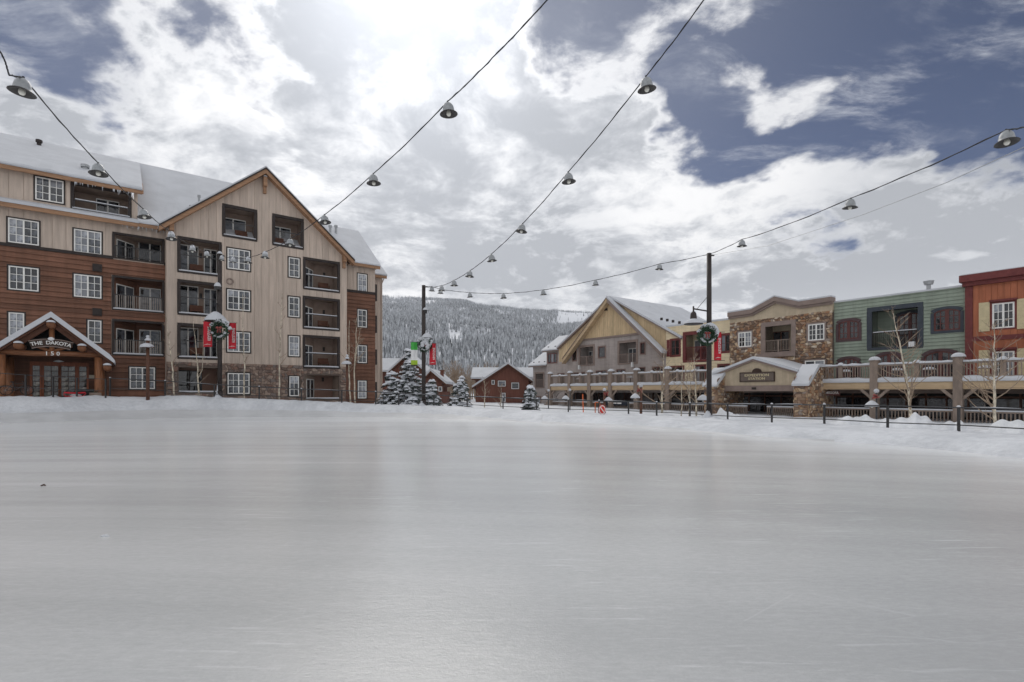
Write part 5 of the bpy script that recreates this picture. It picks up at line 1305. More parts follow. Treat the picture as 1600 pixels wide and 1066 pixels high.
# ------------------------------------------------------------------ brown houses beyond the far end
def cabin(name, label, Y, pk, eL, eR, base, wins=(), rear=None, chim=None, deg=0):
    fr = Fr(deg); t = Thing(name, label, 'house', fr, (0, 0, 0))
    t.o.location = fr.world(*[fr.x(Y, pk[0]), Y]); t.o.location.z = base; t.base = (fr.x(Y, pk[0]), Y, base)
    px_, pz_ = fr.xz(Y, *pk); ax, az = fr.xz(Y, *eL); bx, bz_ = fr.xz(Y, *eR)
    top = lambda x: pz_ - (px_ - x) * (pz_ - az) / (px_ - ax) if x < px_ else pz_ - (x - px_) * (pz_ - bz_) / (bx - px_)
    ins = .6; x0, x1 = ax + ins, bx - ins; ops = [fr.rect(Y, *w_) for w_ in wins]
    wall(t, 'wall', 'housered', x0, x1, base, lambda x: top(x) - .15, Y, ops, 9, (px_,))
    vboards(t, 'housered', x0, x1, base, lambda x: top(x) - .15, Y, ops, .8, .05, .04, (px_,))
    for o in ops: window(t, o, Y, sash=2 if o[1] - o[0] > 1.6 else 1, cols=1, rows=1, case='darkwood', fmat='bannerwhite', cw=.12, fw=.10, panes=False, glass='glass')
    for sd, ex in ((-1, ax), (1, bx)):
        def sq(lo, hi):
            q = [(ex, top(ex) + lo), (px_, pz_ + lo), (px_, pz_ + hi), (ex, top(ex) + hi)]; return q if sd < 0 else q[::-1]
        g = MB(); g.prism(sq(-.22, .0), Y - .7, Y + 9); ro = t.add('roof', g, 'darkwood')
        g = MB(); g.prism(sq(.004, .34), Y - .78, Y + 9); t.add('roof_snow', g, 'snowcap', ro)
    if rear:
        (rx0, rx1, ry0, ry1) = rear; D = Y + 3.0
        a, zt = fr.xz(D + 3.2, rx0, ry0); b, zb = fr.xz(D, rx1, ry1); a = fr.x(D, rx0)
        g = MB(); g.box(a + .6, b - .4, D + .6, D + 6, base, zb - .1); t.add('rear_wall', g, 'housered')
        g = MB(); g.prismx([(D, zb - .2), (D + 3.2, zt - .2), (D + 6.6, zb - .2), (D + 6.6, zb), (D + 3.2, zt), (D, zb)], a, b); ro = t.add('rear_roof', g, 'darkwood')
        g = MB(); g.prismx([(D - .1, zb + .004), (D + 3.2, zt + .004), (D + 6.7, zb + .004), (D + 6.7, zb + .3), (D + 3.2, zt + .32), (D - .12, zb + .3)], a - .1, b + .1); t.add('roof_snow', g, 'snowcap', ro)
    if chim:
        a, z1 = fr.xz(Y + 3, chim[0], chim[2]); b, z0 = fr.xz(Y + 3, chim[1], chim[3]); g = MB(); g.box(a, b, Y + 2.6, Y + 3.4, z0 - 1, z1); g.box(a - .08, b + .08, Y + 2.5, Y + 3.5, z1, z1 + .12); t.add('chimney', g, 'housered')
    return t
cabin('cabin', 'red brown gabled cabin with pale windows between the snowy spruces', 82, (794, 569), (738, 606), (832, 596), -.6, wins=((768, 594, 773, 601), (778, 595, 790, 604), (799, 598, 811, 608), (784, 614, 790, 628)), rear=(737, 833, 577, 592))
cabin('cabin', 'small red brown gable with a chimney right of the middle pole', 66, (674, 580), (645, 612), (698, 600), .2, wins=((685, 604, 691, 612),), chim=(688.5, 693, 580, 596))
cabin('cabin', 'red brown gabled house behind the large snowy spruce', 76, (636, 556), (606, 584), (668, 584), .2, rear=(586, 634, 563, 581))

# ------------------------------------------------------------------ trees
def snowy_spruce(name, label, px, Y, hpx, wpx, seed, group=None):
    rng = random.Random(seed); x, z0 = gx(px, Y), gnd(px, Y) - .1; h = hpx * Y / F; r0 = wpx * Y / F / 2
    t = Thing(name, label, 'spruce tree', W0, (x, Y, z0), group)
    g = MB(); g.smooth = True; g.tube([(x, Y, z0), (x + .03 * h * rng.uniform(-1, 1), Y, z0 + h * .5), (x, Y, z0 + h * .98)], [.04 * h * .6, .02 * h, .004 * h], 7); t.add('trunk', g, 'trunk')
    nd = MB(); sn = MB(); nw = max(9, int(h / .36))
    for k in range(nw):
        f = k / nw; zz = z0 + h * (.05 + .93 * f); R_ = r0 * (1 - f) ** .85 * rng.uniform(.8, 1.12) + .05
        nb = max(4, int(6 + 9 * (1 - f)))
        for j in range(nb):
            if rng.random() < .1: continue
            a = 6.283 * j / nb + rng.uniform(-.35, .35) + k; R1 = R_ * rng.uniform(.7, 1.2); dr = R1 * rng.uniform(.15, .45)
            ca, sa = math.cos(a), math.sin(a); zb = zz + rng.uniform(-.32, .32)
            n_c = max(2, int(R1 / .34))
            for c in range(1, n_c + 1):
                fr_ = c / n_c; rr = R1 * fr_; cx, cy, cz = x + ca * rr, Y + sa * rr, zb - dr * fr_ * fr_
                w_ = (.20 + .12 * (1 - fr_)) * rng.uniform(.8, 1.3)
                for q in range(5):                                   # needle sprays
                    b = a + rng.uniform(-1.2, 1.2); l = w_ * rng.uniform(1.1, 1.9); tip = (cx + math.cos(b) * l, cy + math.sin(b) * l, cz - l * rng.uniform(.2, .6))
                    px_, py_ = -math.sin(b) * w_ * .32, math.cos(b) * w_ * .32
                    nd.quad((cx - px_, cy - py_, cz - .02), (cx + px_, cy + py_, cz - .02), (tip[0] + px_ * .3, tip[1] + py_ * .3, tip[2]), (tip[0] - px_ * .3, tip[1] - py_ * .3, tip[2] - .06))
                if rng.random() < .88:
                    sn.blob((cx + ca * .05, cy + sa * .05, cz + .0), w_ * rng.uniform(.7, 1.4), w_ * rng.uniform(.7, 1.4), w_ * .6, 5, 2, jit=.35, half=True)
    c = t.add('crown', nd, 'needle'); c['kind'] = 'stuff'
    s_ = t.add('crown_snow', sn, 'snow'); s_['kind'] = 'stuff'
    return t
snowy_spruce('spruce_tree', 'broad snow laden spruce left of the middle pole', 640, 45, 96, 60, 1)
snowy_spruce('spruce_tree', 'bushy reddish snow dusted spruce beside the lodge corner', 611, 47, 58, 44, 2)
snowy_spruce('spruce_tree', 'short snowy spruce just right of the middle pole', 674, 44, 48, 30, 3)
snowy_spruce('spruce_tree', 'slim pointed snowy spruce left of the red brown cabin', 719, 43.5, 56, 44, 4)
snowy_spruce('spruce_tree', 'small dark snowy spruce between cabin and grey gabled house', 829, 44, 46, 22, 5)

def aspen(name, label, stems, Y, seed, nbr=16, bl=1.0, lo=.35, r=.075, spread=1.0):
    """stems: lists of pixel points from the base up"""
    rng = random.Random(seed); b0 = stems[0][0]; base = at(b0[0], b0[1], Y); base.z = min(base.z, ground_z(base.x, base.y) + .02)
    t = Thing(name, label, 'tree', W0, tuple(base), 'bare aspens along the buildings')
    g = MB(); g.smooth = True; tw = MB()
    for si, st in enumerate(stems):
        pts = [at(p[0], p[1], Y + (0 if si == 0 else .25 * si)) for p in st]
        if si == 0: pts[0] = base - Vector((0, 0, .15))
        dn = []
        for k in range(len(pts) - 1):
            for q in range(5): f = q / 5; dn.append(pts[k].lerp(pts[k + 1], f) + Vector((rng.uniform(-.03, .03), rng.uniform(-.03, .03), 0)))
        dn.append(pts[-1]); n = len(dn)
        rr = r * (1 if si == 0 else .6); g.tube(dn, [rr * (1 - .82 * k / (n - 1)) for k in range(n)], 8)
        H = (dn[-1] - dn[0]).length
        for b in range(nbr if si == 0 else nbr // 2):
            f = lo + (1 - lo) * (b + rng.random()) / nbr if si == 0 else .3 + .7 * rng.random(); f = min(f, .985)
            k = min(n - 2, int(f * (n - 1))); p = dn[k].lerp(dn[k + 1], f * (n - 1) - k)
            a = rng.uniform(0, 6.283); L_ = bl * H * .28 * (1.15 - f) * rng.uniform(.6, 1.3) + .25
            dv = Vector((math.cos(a) * spread, math.sin(a) * spread, rng.uniform(.25, .9))).normalized(); q = [p]; cur = p.copy()
            for s_ in range(4): dv = (dv + Vector((rng.uniform(-.2, .2), rng.uniform(-.2, .2), rng.uniform(-.05, .28)))).normalized(); cur = cur + dv * L_ / 4; q.append(cur.copy())
            r0 = rr * (1 - .8 * f) * .45 + .006; tw.tube(q, [r0, r0 * .8, r0 * .6, r0 * .45, .004], 4, caps=False)
            for s_ in range(rng.randint(2, 5)):
                i_ = rng.randint(1, 3); d2 = (dv + Vector((rng.uniform(-.9, .9), rng.uniform(-.9, .9), rng.uniform(-.1, .7)))).normalized(); l2 = L_ * rng.uniform(.2, .5)
                m_ = q[i_] + d2 * l2 * .5 + Vector((rng.uniform(-.04, .04), 0, .02)); tw.tube([q[i_], m_, q[i_] + d2 * l2 + Vector((0, 0, l2 * .15))], [.010, .008, .003], 3, caps=False)
    t.add('trunk', g, 'bark'); c = t.add('branches', tw, 'twig'); c['kind'] = 'stuff'
    return t
AL = 'bare pale aspen '
aspen('aspen_tree', AL + 'leaning at the seam between brown wing and gable', [[(272.5, 615), (270, 580), (265, 540), (260, 492)]], 42.5, 1, 10, .5)
aspen('aspen_tree', AL + 'with forked snowy trunk left of the wreath pole', [[(311, 616), (309, 590), (308, 560), (302, 502)], [(309, 592), (316, 578), (318, 523)]], 42.5, 2, 8, .5, lo=.2)
aspen('aspen_tree', AL + 'slim and tall right of the wreath pole', [[(381, 624), (382, 575), (380, 540), (379, 459)]], 43, 3, 10, .35)
aspen('aspen_tree', AL + 'straight and thin in front of the stone plinth', [[(436.5, 626), (436.5, 580), (438, 520), (441, 457)]], 43.5, 4, 10, .35)
aspen('aspen_tree', AL + 'short trunk left of two beside the brown end wall', [[(547.6, 627), (545.5, 590), (545, 560), (546, 501)]], 45, 5, 14, .7)
aspen('aspen_tree', AL + 'curved trunk right of two beside the brown end wall', [[(555, 629), (553.5, 580), (556, 540), (557, 497)], [(555, 565), (560, 530), (563, 512)]], 45, 6, 16, .7)
aspen('aspen_tree', AL + 'low and many branched in front of the terrace columns', [[(1034, 645), (1035, 615), (1036, 590), (1038, 548)]], 36, 7, 26, 1.5, lo=.15, r=.09)
aspen('aspen_tree', AL + 'thin sapling nearest the yellow house window', [[(1065, 650), (1065, 620), (1067, 570)]], 34, 8, 14, .8, lo=.2, r=.05)
aspen('aspen_tree', AL + 'twin stemmed sapling left of the right pole', [[(1077, 649), (1078, 615), (1080, 566)], [(1078, 630), (1073, 600), (1072, 575)]], 34.3, 9, 14, .8, lo=.2, r=.05)
aspen('aspen_tree', AL + 'sturdier sapling close to the right pole', [[(1088, 650), (1087, 610), (1084, 556)]], 33.5, 10, 18, .9, lo=.2, r=.07)
aspen('aspen_tree', AL + 'tall and leaning before the green house', [[(1425, 656), (1420, 610), (1408, 550), (1395, 486)]], 30.5, 11, 34, 1.1, lo=.15, r=.085)
aspen('aspen_tree', AL + 'upright with spread branches before the red house', [[(1555, 660), (1554, 610), (1555, 570), (1553, 505)]], 27.5, 12, 34, 1.3, lo=.10, r=.08)
aspen('aspen_tree', AL + 'in front of the left part of the red brown cabin', [[(757, 637), (758, 610), (756, 590)]], 55, 13, 14, 1.1, lo=.2, r=.06)
aspen('aspen_tree', AL + 'snow flecked in front of the cabin windows', [[(783, 638), (782, 620), (784, 602)]], 54, 14, 12, 1.2, lo=.1, r=.05)

def thicket():
    rng = random.Random(9); tw = MB()
    for i in range(170):
        px = rng.choice([rng.uniform(694, 762), rng.uniform(700, 850)]); Y = rng.uniform(95, 135); h = rng.uniform(3.5, 8.0); x = gx(px, Y); z = gz(math.atan2(x, Y)) - .2
        top = Vector((x + rng.uniform(-.5, .5), Y, z + h)); b = Vector((x, Y, z)); tw.tube([b, b.lerp(top, .5), top], [.08, .06, .015], 4, caps=False)
        for k in range(12):
            f = rng.uniform(.25, .95); p = b.lerp(top, f); a = rng.uniform(0, 6.28); l = h * .25 * (1.2 - f) + .3; e = p + Vector((math.cos(a) * l * .6, math.sin(a) * l * .6, l)); tw.tube([p, e], [.035, .01], 3, caps=False)
            for q in range(3): a = rng.uniform(0, 6.28); tw.tube([p.lerp(e, .5), p.lerp(e, .5) + Vector((math.cos(a) * l * .4, math.sin(a) * l * .4, l * .5))], [.02, .006], 3, caps=False)
    tag(link('aspen_thicket', tw.mesh('aspen_thicket', 'twig')), 'bare brownish aspen thicket at the foot of the mountain', 'thicket', kind='stuff')
thicket()

# ------------------------------------------------------------------ rink railing
rail = Thing('railing', 'long black metal railing running round the snow bank of the rink', 'railing', W0, tuple(at(786, 612, 38)))
PY = {172: 591, 258: 595.5, 335: 601, 405: 604.5, 471: 608, 534: 610.3, 587: 612.5, 623: 614.5, 678: 617.5, 730: 619.5, 786: 621.5, 838: 624, 888: 625, 936: 626.5, 982: 627.5, 1026: 629, 1078: 630.2, 1137: 631.6, 1206: 632.2, 1288: 632.8, 1387: 634.2, 1498: 637.0, 1625: 640.5, 1790: 645}
tops = []
for px, py in PY.items():
    if px <= 1600:
        th_ = math.atan2((px - CX) / F, 1); Y = frr(th_) * math.cos(th_) + .05
    else: Y = {1625: 17.6, 1790: 15.6}[px]
    tops.append(at(px, py, Y))
tops += [Vector((21.6, 11.8, 1.34)), Vector((22.9, 7.6, 1.34)), Vector((22.6, 3.0, 1.34))]
for i, p in enumerate(tops):
    zb = ground_z(p.x, p.y); g = MB(); g.box(p.x - (.045 if p.y > 30 else .034), p.x + (.045 if p.y > 30 else .034), p.y - .04, p.y + .04, zb - .15, p.z + .02); o = rail.add('post', g, 'iron')
    if i % 3 != 2:
        g = MB(); g.smooth = True; g.blob((p.x, p.y, p.z + .02), .07, .07, .07, 7, 3, half=True); rail.add('post_snow', g, 'snowcap', o)
for a, b in zip(tops[:-1], tops[1:]):
    g = MB(); g.tube([a, b], .040 if a.y > 30 else .030, 6); r_ = rail.add('top_rail', g, 'ironw')
    za, zb = ground_z(a.x, a.y), ground_z(b.x, b.y)
    la = Vector((a.x, a.y, a.z - .76 * min(1.0, a.z - za))); lb = Vector((b.x, b.y, b.z - .76 * min(1.0, b.z - zb)))
    g = MB(); g.tube([la, lb], .024, 6); r2 = rail.add('lower_rail', g, 'iron')
    if random.random() < .75:
        f0, f1 = random.uniform(.02, .3), random.uniform(.6, .98); g = MB(); g.smooth = True
        g.tube([a.lerp(b, f0) + Vector((0, 0, .03)), a.lerp(b, (f0 + f1) / 2) + Vector((0, 0, .036)), a.lerp(b, f1) + Vector((0, 0, .03))], [.008, .018, .008], 5); rail.add('rail_snow', g, 'snowcap', r_)
prail = Thing('railing', 'iron porch railing with two bars in front of the lodge entrance', 'railing', W0, tuple(at(83, 612, 37.2)))
pts = []
for px, py in ((-90, 577.5), (-30, 581.5), (40, 586.0), (83, 588.8), (120, 591.0), (165, 592.5)):
    k = (px - CX) / F; Y = (PF - 1.3) / (L.c - k * L.s); pts.append(at(px, py, Y))
for p in pts:
    zb = ground_z(p.x, p.y); g = MB(); g.box(p.x - .04, p.x + .04, p.y - .04, p.y + .04, zb - .1, p.z + .02); prail.add('post', g, 'iron')
for a, b in zip(pts[:-1], pts[1:]):
    for nm, dz in (('top_rail', 0), ('lower_rail', -.88)): g = MB(); g.tube([a + Vector((0, 0, dz)), b + Vector((0, 0, dz))], .025, 6); prail.add(nm, g, 'ironw')

# ------------------------------------------------------------------ tall poles with lamp, wreath and banners
def wreath_thing(label, c, r, seed):
    rng = random.Random(seed); t = Thing('wreath', label, 'wreath', W0, (c.x, c.y, c.z - r), 'wreaths on the tall poles')
    g = MB()
    for k in range(620):
        a = rng.uniform(0, 6.283); b = rng.uniform(0, 6.283); rr = r * .76 + r * .20 * math.cos(b); p = Vector((c.x + rr * math.cos(a), c.y + r * .2 * math.sin(b), c.z + rr * math.sin(a)))
        d_ = Vector((math.cos(a) * math.cos(b) + rng.uniform(-.7, .7), math.sin(b) - .2 + rng.uniform(-.6, .6), math.sin(a) * math.cos(b) + rng.uniform(-.7, .7))).normalized(); l = r * rng.uniform(.12, .24)
        s_ = d_.cross(Vector((rng.random(), rng.random(), rng.random()))).normalized() * r * .05
        e = p + d_ * l; g.quad(tuple(p - s_), tuple(p + s_), tuple(e + s_ * .5), tuple(e - s_ * .5))
    o = t.add('greenery', g, 'wreathgreen'); o['kind'] = 'stuff'
    g = MB(); g.smooth = True; n = 24; g.tube([(c.x + r * .76 * math.cos(6.2832 * i / n), c.y + .02, c.z + r * .76 * math.sin(6.2832 * i / n)) for i in range(n + 1)], r * .13, 7, caps=False); t.add('ring', g, 'wreathgreen')
    g = MB(); g.smooth = True
    for k in range(13): 
        a = R(-90 + rng.uniform(-70, 70)); g.blob((c.x + r * .72 * math.cos(a), c.y - r * .16, c.z + r * .74 * math.sin(a)), r * .16, r * .14, r * .10, 7, 4, jit=.1)
    for k in range(30):
        a = R(rng.uniform(5, 160)); rr = r * rng.uniform(.82, 1.08); g.blob((c.x + rr * math.cos(a), c.y + rng.uniform(-.05, .14), c.z + rr * math.sin(a)), r * .19, r * .17, r * .16, 7, 4, jit=.12)
    s_ = t.add('wreath_snow', g, 'snowcap'); s_['kind'] = 'stuff'
    g = MB(); g.smooth = True
    for sx_ in (-1, 1): g.blob((c.x + sx_ * r * .17, c.y - r * .12, c.z + r * .22), r * .17, r * .09, r * .12, 8, 5); g.hexa(*[[(c.x + sx_ * r * .02, c.y - r * .1 + d_, c.z + r * .18), (c.x + sx_ * r * .10, c.y - r * .1 + d_, c.z + r * .18), (c.x + sx_ * r * .24, c.y - r * .12 + d_, c.z - r * .28), (c.x + sx_ * r * .10, c.y - r * .12 + d_, c.z - r * .30)] for d_ in (0, .03)])
    t.add('bow', g, 'bow')
    return t
def banner(label, x0, x1, z0, z1, y, mats, text=True, bars=None):
    t = Thing('banner', label, 'banner', W0, ((x0 + x1) / 2, y, z0), None)
    n = 8; nz = len(mats); H = z1 - z0
    for k, (m_, f0, f1) in enumerate(mats):
        g = MB(); fr_, bk = [], []
        for i in range(n + 1):
            x = x0 + (x1 - x0) * i / n; dy = .035 * math.sin(i * 1.1 + 1); fr_.append((x, y + dy, z0 + H * f0)); bk.append((x, y + dy, z0 + H * f1))
        k0 = len(g.v); g.v += fr_ + bk + [(a, b + .012, c) for a, b, c in fr_ + bk]; N = n + 1
        for i in range(n): g.f += [(k0 + i, k0 + i + 1, k0 + N + i + 1, k0 + N + i), (k0 + 2 * N + i + 1, k0 + 2 * N + i, k0 + 3 * N + i, k0 + 3 * N + i + 1)]; g.m += [0, 0]
        t.add('cloth', g, m_)
    if text:
        g = MB(); cx = x0 + (x1 - x0) * .74; w_ = 'KEYSTONE'; v, f = text_shape(w_, (x1 - x0) * .50, .008)
        put_text(g, (v, f), lambda x, yy, z: (cx - yy, y - .05 - z, z0 + H * .52 + x * H * .62 / ((x1 - x0) * .5 * 5.4))); t.add('lettering', g, 'lettering')
        g = MB(); g.smooth = True; xm = (x0 + x1) / 2; g.tube([(x0 + .05, y - .05, z0 + H * .07), (xm, y - .05, z0 + H * .10), (x1 - .06, y - .05, z0 + H * .085)], [.006, .022, .006], 5); t.add('emblem', g, 'lettering')
    for zz in (z0 - .02, z1 + .02):
        g = MB(); g.tube([bars[0:3] if 0 else (bars[0], y + .05, zz), (bars[1], y + .05, zz)], .018, 6); t.add('arm', g, 'iron')
    return t
def shade_lamp(th, x, y, z, s=1.0, snow=True):
    """bell shade with bulb, its rim at height z"""
    g = MB(); g.smooth = True; g.lathe((x, y, z), [(.02 * s, .52 * s), (.06 * s, .50 * s), (.08 * s, .40 * s), (.16 * s, .34 * s), (.24 * s, .18 * s), (.44 * s, .06 * s), (.50 * s, 0), (.47 * s, -.01 * s), (.22 * s, .12 * s), (.05 * s, .16 * s)], 14); o = th.add('lamp_shade', g, 'iron')
    g = MB(); g.smooth = True; g.blob((x, y, z + .03 * s), .10 * s, .10 * s, .12 * s, 8, 6); th.add('bulb', g, 'bulb', o)
    if snow:
        g = MB(); g.smooth = True; g.lathe((x, y, z), [(.51 * s, .03 * s), (.50 * s, .12 * s), (.40 * s, .26 * s), (.22 * s, .42 * s), (.10 * s, .50 * s), (.0, .52 * s)], 14); th.add('shade_snow', g, 'snowcap', o)
    return o
def tall_pole(label, px, Y, ytop, ybase, rad, sn_h=.6):
    x = gx(px, Y); zt = at(px, ytop, Y).z; zb = ground_z(x, Y)
    t = Thing('light_pole', label, 'light pole', W0, (x, Y, zb), 'tall poles carrying the light strings')
    g = MB(); g.smooth = True; g.tube([(x, Y, zb - .2), (x, Y, zt * .6), (x, Y, zt)], [rad, rad, rad * .93], 12); t.add('pole', g, 'polepaint')
    g = MB(); g.tube([(x, Y, zb - .2), (x, Y, zb + .45)], rad * 1.25, 12); t.add('base_sleeve', g, 'polepaint')
    g = MB(); g.smooth = True; g.lathe((x - .12, Y - .10, zb - .15), [(.42, 0), (.30, .18), (.16, .34), (.09, .5), (.06, sn_h * .7), (.0, sn_h)], 12); t.add('base_snow', g, 'snowcap')
    g = MB(); g.box(x - rad * .5, x + rad * 2, Y - .05, Y + .05, zt - .16, zt - .08); t.add('cable_bracket', g, 'iron')
    return t, x, zt
# right pole
PR, xr1, ztr = tall_pole('tall dark pole standing in front of the yellow house', 1108, 30.2, 396, 652, .145)
yR = 30.2; A = lambda px, py: at(px, py, yR)
g = MB(); g.tube([A(1107, 486.5), A(1083, 482.5)], .045, 6); arm_ = PR.add('lamp_arm', g, 'polepaint')
g = MB(); g.tube([A(1107, 462), A(1089, 483)], .018, 5); PR.add('stay_rod', g, 'iron', arm_)
c = A(1083.5, 500); 
g = MB(); g.smooth = True; g.lathe((c.x, c.y, c.z), [(.0, .82), (.05, .80), (.05, .50), (.10, .48), (.17, .36), (.20, .05), (.22, 0), (.10, -.02)], 12); la = PR.add('lamp_body', g, 'polepaint')
g = MB(); g.smooth = True; g.lathe((c.x, c.y, c.z - .25), [(.16, .26), (.30, .16), (.52, .04), (.55, 0), (.50, -.02), (.2, .08), (.0, .1)], 16); PR.add('lamp_shade', g, 'iron', la)
g = MB(); g.smooth = True; g.lathe((c.x, c.y, c.z - .25), [(.56, .02), (.53, .12), (.34, .24), (.23, .30)], 16); PR.add('shade_snow', g, 'snowcap', la)
g = MB(); g.smooth = True; cc = at(1110, 519, 29.92); g.blob(tuple(cc), .52, .14, .55, 14, 8, jit=.03); PR.add('snow_clump', g, 'snowcap')
wreath_thing('snow topped green wreath with red bow on the right pole', at(1105, 524, 29.65), .56, 1)
zz0, zz1 = A(1121, 563).z, A(1121, 519.5).z
banner('red banner hanging from the right pole beside the wreath', A(1116, 0).x, A(1127, 0).x, zz0, zz1, yR, [('bannerred', 0, 1)], bars=(xr1, A(1133, 0).x))
g = MB(); g.tube([A(1085, 566), A(1107, 565.5)], .016, 5); PR.add('banner_arm', g, 'iron')
# middle pole
PM, xm1, ztm = tall_pole('tall dark pole at the far end of the rink before the mountain', 662, 40.1, 446, 633, .155)
yM = 40.1; A = lambda px, py: at(px, py, yM)
g = MB(); g.smooth = True; q = A(664.5, 485); g.box(q.x - .08, q.x + .14, yM - .2, yM + .1, q.z - .25, q.z); fl_ = PM.add('flood_light', g, 'iron')
g = MB(); g.smooth = True; g.blob((q.x + .02, yM - .05, q.z), .22, .22, .22, 9, 5, half=True); PM.add('light_snow', g, 'snowcap', fl_)
q = A(667.5, 529); g = MB(); g.tube([(xm1, yM, q.z + .62), (q.x, yM - .1, q.z + .72), (q.x, yM - .1, q.z + .4)], .03, 6); PM.add('lamp_arm', g, 'iron'); shade_lamp(PM, q.x, yM - .12, q.z, .85)
wreath_thing('small wreath almost hidden in snow on the middle pole', at(663.5, 538.5, 39.75), .56, 2)
g = MB(); g.smooth = True
for k in range(10): p = at(663 + random.uniform(-8, 8), 534 + random.uniform(-5, 10), 39.7); g.blob(tuple(p), .2, .14, .16, 7, 4, jit=.15)
sc_ = PM.add('snow_clump', g, 'snowcap'); sc_['kind'] = 'stuff'
banner('green and white banner with lime foot on the middle pole', A(642, 0).x, A(652.5, 0).x, A(0, 570).z, A(0, 535).z, yM, [('bannergreen', .66, 1), ('bannerwhite', .20, .66), ('lime', 0, .20)], text=False, bars=(A(641, 0).x, xm1))
banner('red banner hanging on the middle pole before the spruces', A(671, 0).x, A(681, 0).x, A(0, 570).z, A(0, 537).z, yM, [('bannerred', 0, 1)], bars=(xm1, A(682, 0).x))
# left pole
PL_, xl1, ztl = tall_pole('tall dark pole in front of the tan lodge gable', 343.5, 40.9, 397, 618, .165, 1.3)
yL = 40.9; A = lambda px, py: at(px, py, yL)
g = MB(); g.smooth = True; g.blob((xl1, yL, ztl), .2, .2, .22, 9, 5, half=True); PL_.add('cap_snow', g, 'snowcap')
q = A(343, 449); g = MB(); g.box(q.x - .2, q.x + .2, yL - .42, yL - .1, q.z - .25, q.z); fl_ = PL_.add('flood_light', g, 'iron')
g = MB(); g.smooth = True; g.blob((q.x, yL - .26, q.z), .27, .24, .34, 9, 5, half=True); PL_.add('light_snow', g, 'snowcap', fl_)
q = A(342.5, 504); g = MB(); g.tube([(xl1, yL, q.z + 1.35), (xl1, yL - .45, q.z + 1.45), (xl1, yL - .5, q.z + .9)], .04, 6); PL_.add('lamp_arm', g, 'iron')
shade_lamp(PL_, q.x, yL - .5, q.z, 1.55)
wreath_thing('green wreath with red bow under the snowy lamp of the left pole', at(343, 515.5, 39.85), .76, 3)
banner('red banner on the left side of the left pole', A(317.5, 0).x, A(331.5, 0).x, A(0, 542).z, A(0, 502.5).z, yL, [('bannerred', 0, 1)], bars=(A(316, 0).x, xl1))
banner('red banner on the right side of the left pole', A(356.5, 0).x, A(369, 0).x, A(0, 545).z, A(0, 505).z, yL, [('bannerred', 0, 1)], bars=(xl1, A(370.5, 0).x))

# ------------------------------------------------------------------ light strings
def lamp_proto():
    t = Thing('string_lamp', 'x', 'string lamp', W0, (0, 0, 0), 'bell lamps on the light strings')
    g = MB(); g.smooth = True; g.lathe((0, 0, 0), [(.012, -.02), (.05, -.03), (.11, -.07), (.155, -.14), (.175, -.24), (.178, -.30), (.20, -.32)], 16); sh_ = t.add('shade', g, 'shade')
    g = MB(); g.smooth = True; g.lathe((0, 0, 0), [(.20, -.318), (.262, -.36), (.27, -.375), (.255, -.372), (.17, -.31), (.10, -.26), (0, -.25)], 20); t.add('reflector', g, 'shadein')
    g = MB(); g.smooth = True; g.lathe((0, 0, -.35), [(.0, -.085), (.04, -.075), (.068, -.04), (.072, 0), (.055, .05), (.035, .09), (.03, .13)], 10); t.add('bulb', g, 'bulb')
    g = MB(); g.tube([(0, 0, .02), (0, 0, -.03)], .025, 6); t.add('clamp', g, 'cable')
    g = MB(); g.smooth = True; g.lathe((0, 0, 0), [(.17, -.22), (.15, -.08), (.09, .03), (.0, .06)], 10); t.add('snow_cap', g, 'snowcap')
    return t.o
proto = lamp_proto(); first = [True]
def put_lamp(p, label, tilt, az, snow=True):
    o = proto if first[0] else copy_tree(proto); first[0] = False
    o.location = p; o.scale = (.93, .93, .93); o.rotation_euler = (tilt[0], tilt[1], az); o['label'] = label
    if not snow:
        for ch in list(o.children):
            if ch.name.startswith('snow_cap'): bare.append(ch)
bare = []
ORD = ['first', 'second', 'third', 'fourth', 'fifth', 'sixth', 'seventh', 'eighth', 'ninth', 'tenth']
def string(label, A_, B_, lamps, what, tail=None, start=None, seed=0, snow_from=0):
    """cable over the plan line A_-B_; lamps = pixel positions of the lamp middles"""
    rng = random.Random(seed); pts = [Vector(start)] if start else []; c = 0
    for i, (px, py) in enumerate(lamps):
        k = (px - CX) / F; s_ = (k * A_[1] - A_[0]) / ((B_[0] - A_[0]) - k * (B_[1] - A_[1])); Y = A_[1] + (B_[1] - A_[1]) * s_
        p = at(px, py, Y); p.z += .20; pts.append(p)
        put_lamp(p, ORD[i] + ' bell lamp on the ' + what, (rng.uniform(-.10, .10), rng.uniform(-.14, .14)), rng.uniform(0, 6.28), i < snow_from)
    if tail: pts += [Vector(q) for q in tail]
    dn = []
    for a, b in zip(pts[:-1], pts[1:]):
        Ls = (b - a).length
        for q in range(10): f = q / 10; v = a.lerp(b, f); v.z -= .012 * Ls * 4 * f * (1 - f); v += Vector((rng.uniform(-1, 1), 0, rng.uniform(-1, 1))) * .006; dn.append(v)
    dn.append(pts[-1])
    t = Thing('cable', label, 'cable', W0, tuple(dn[0])); g = MB(); g.tube(dn, .016, 5); t.add('strand', g, 'cable')
    g = MB(); g.tube([v + Vector((.012 * math.sin(i * 1.3), 0, .022 * math.cos(i * 1.3))) for i, v in enumerate(dn)], .009, 4); t.add('power_cord', g, 'cable')
pl = (xl1, yL); pm = (xm1, yM); pr = (xr1, yR)
kx = lambda px, Y: (gx(px, Y), Y)
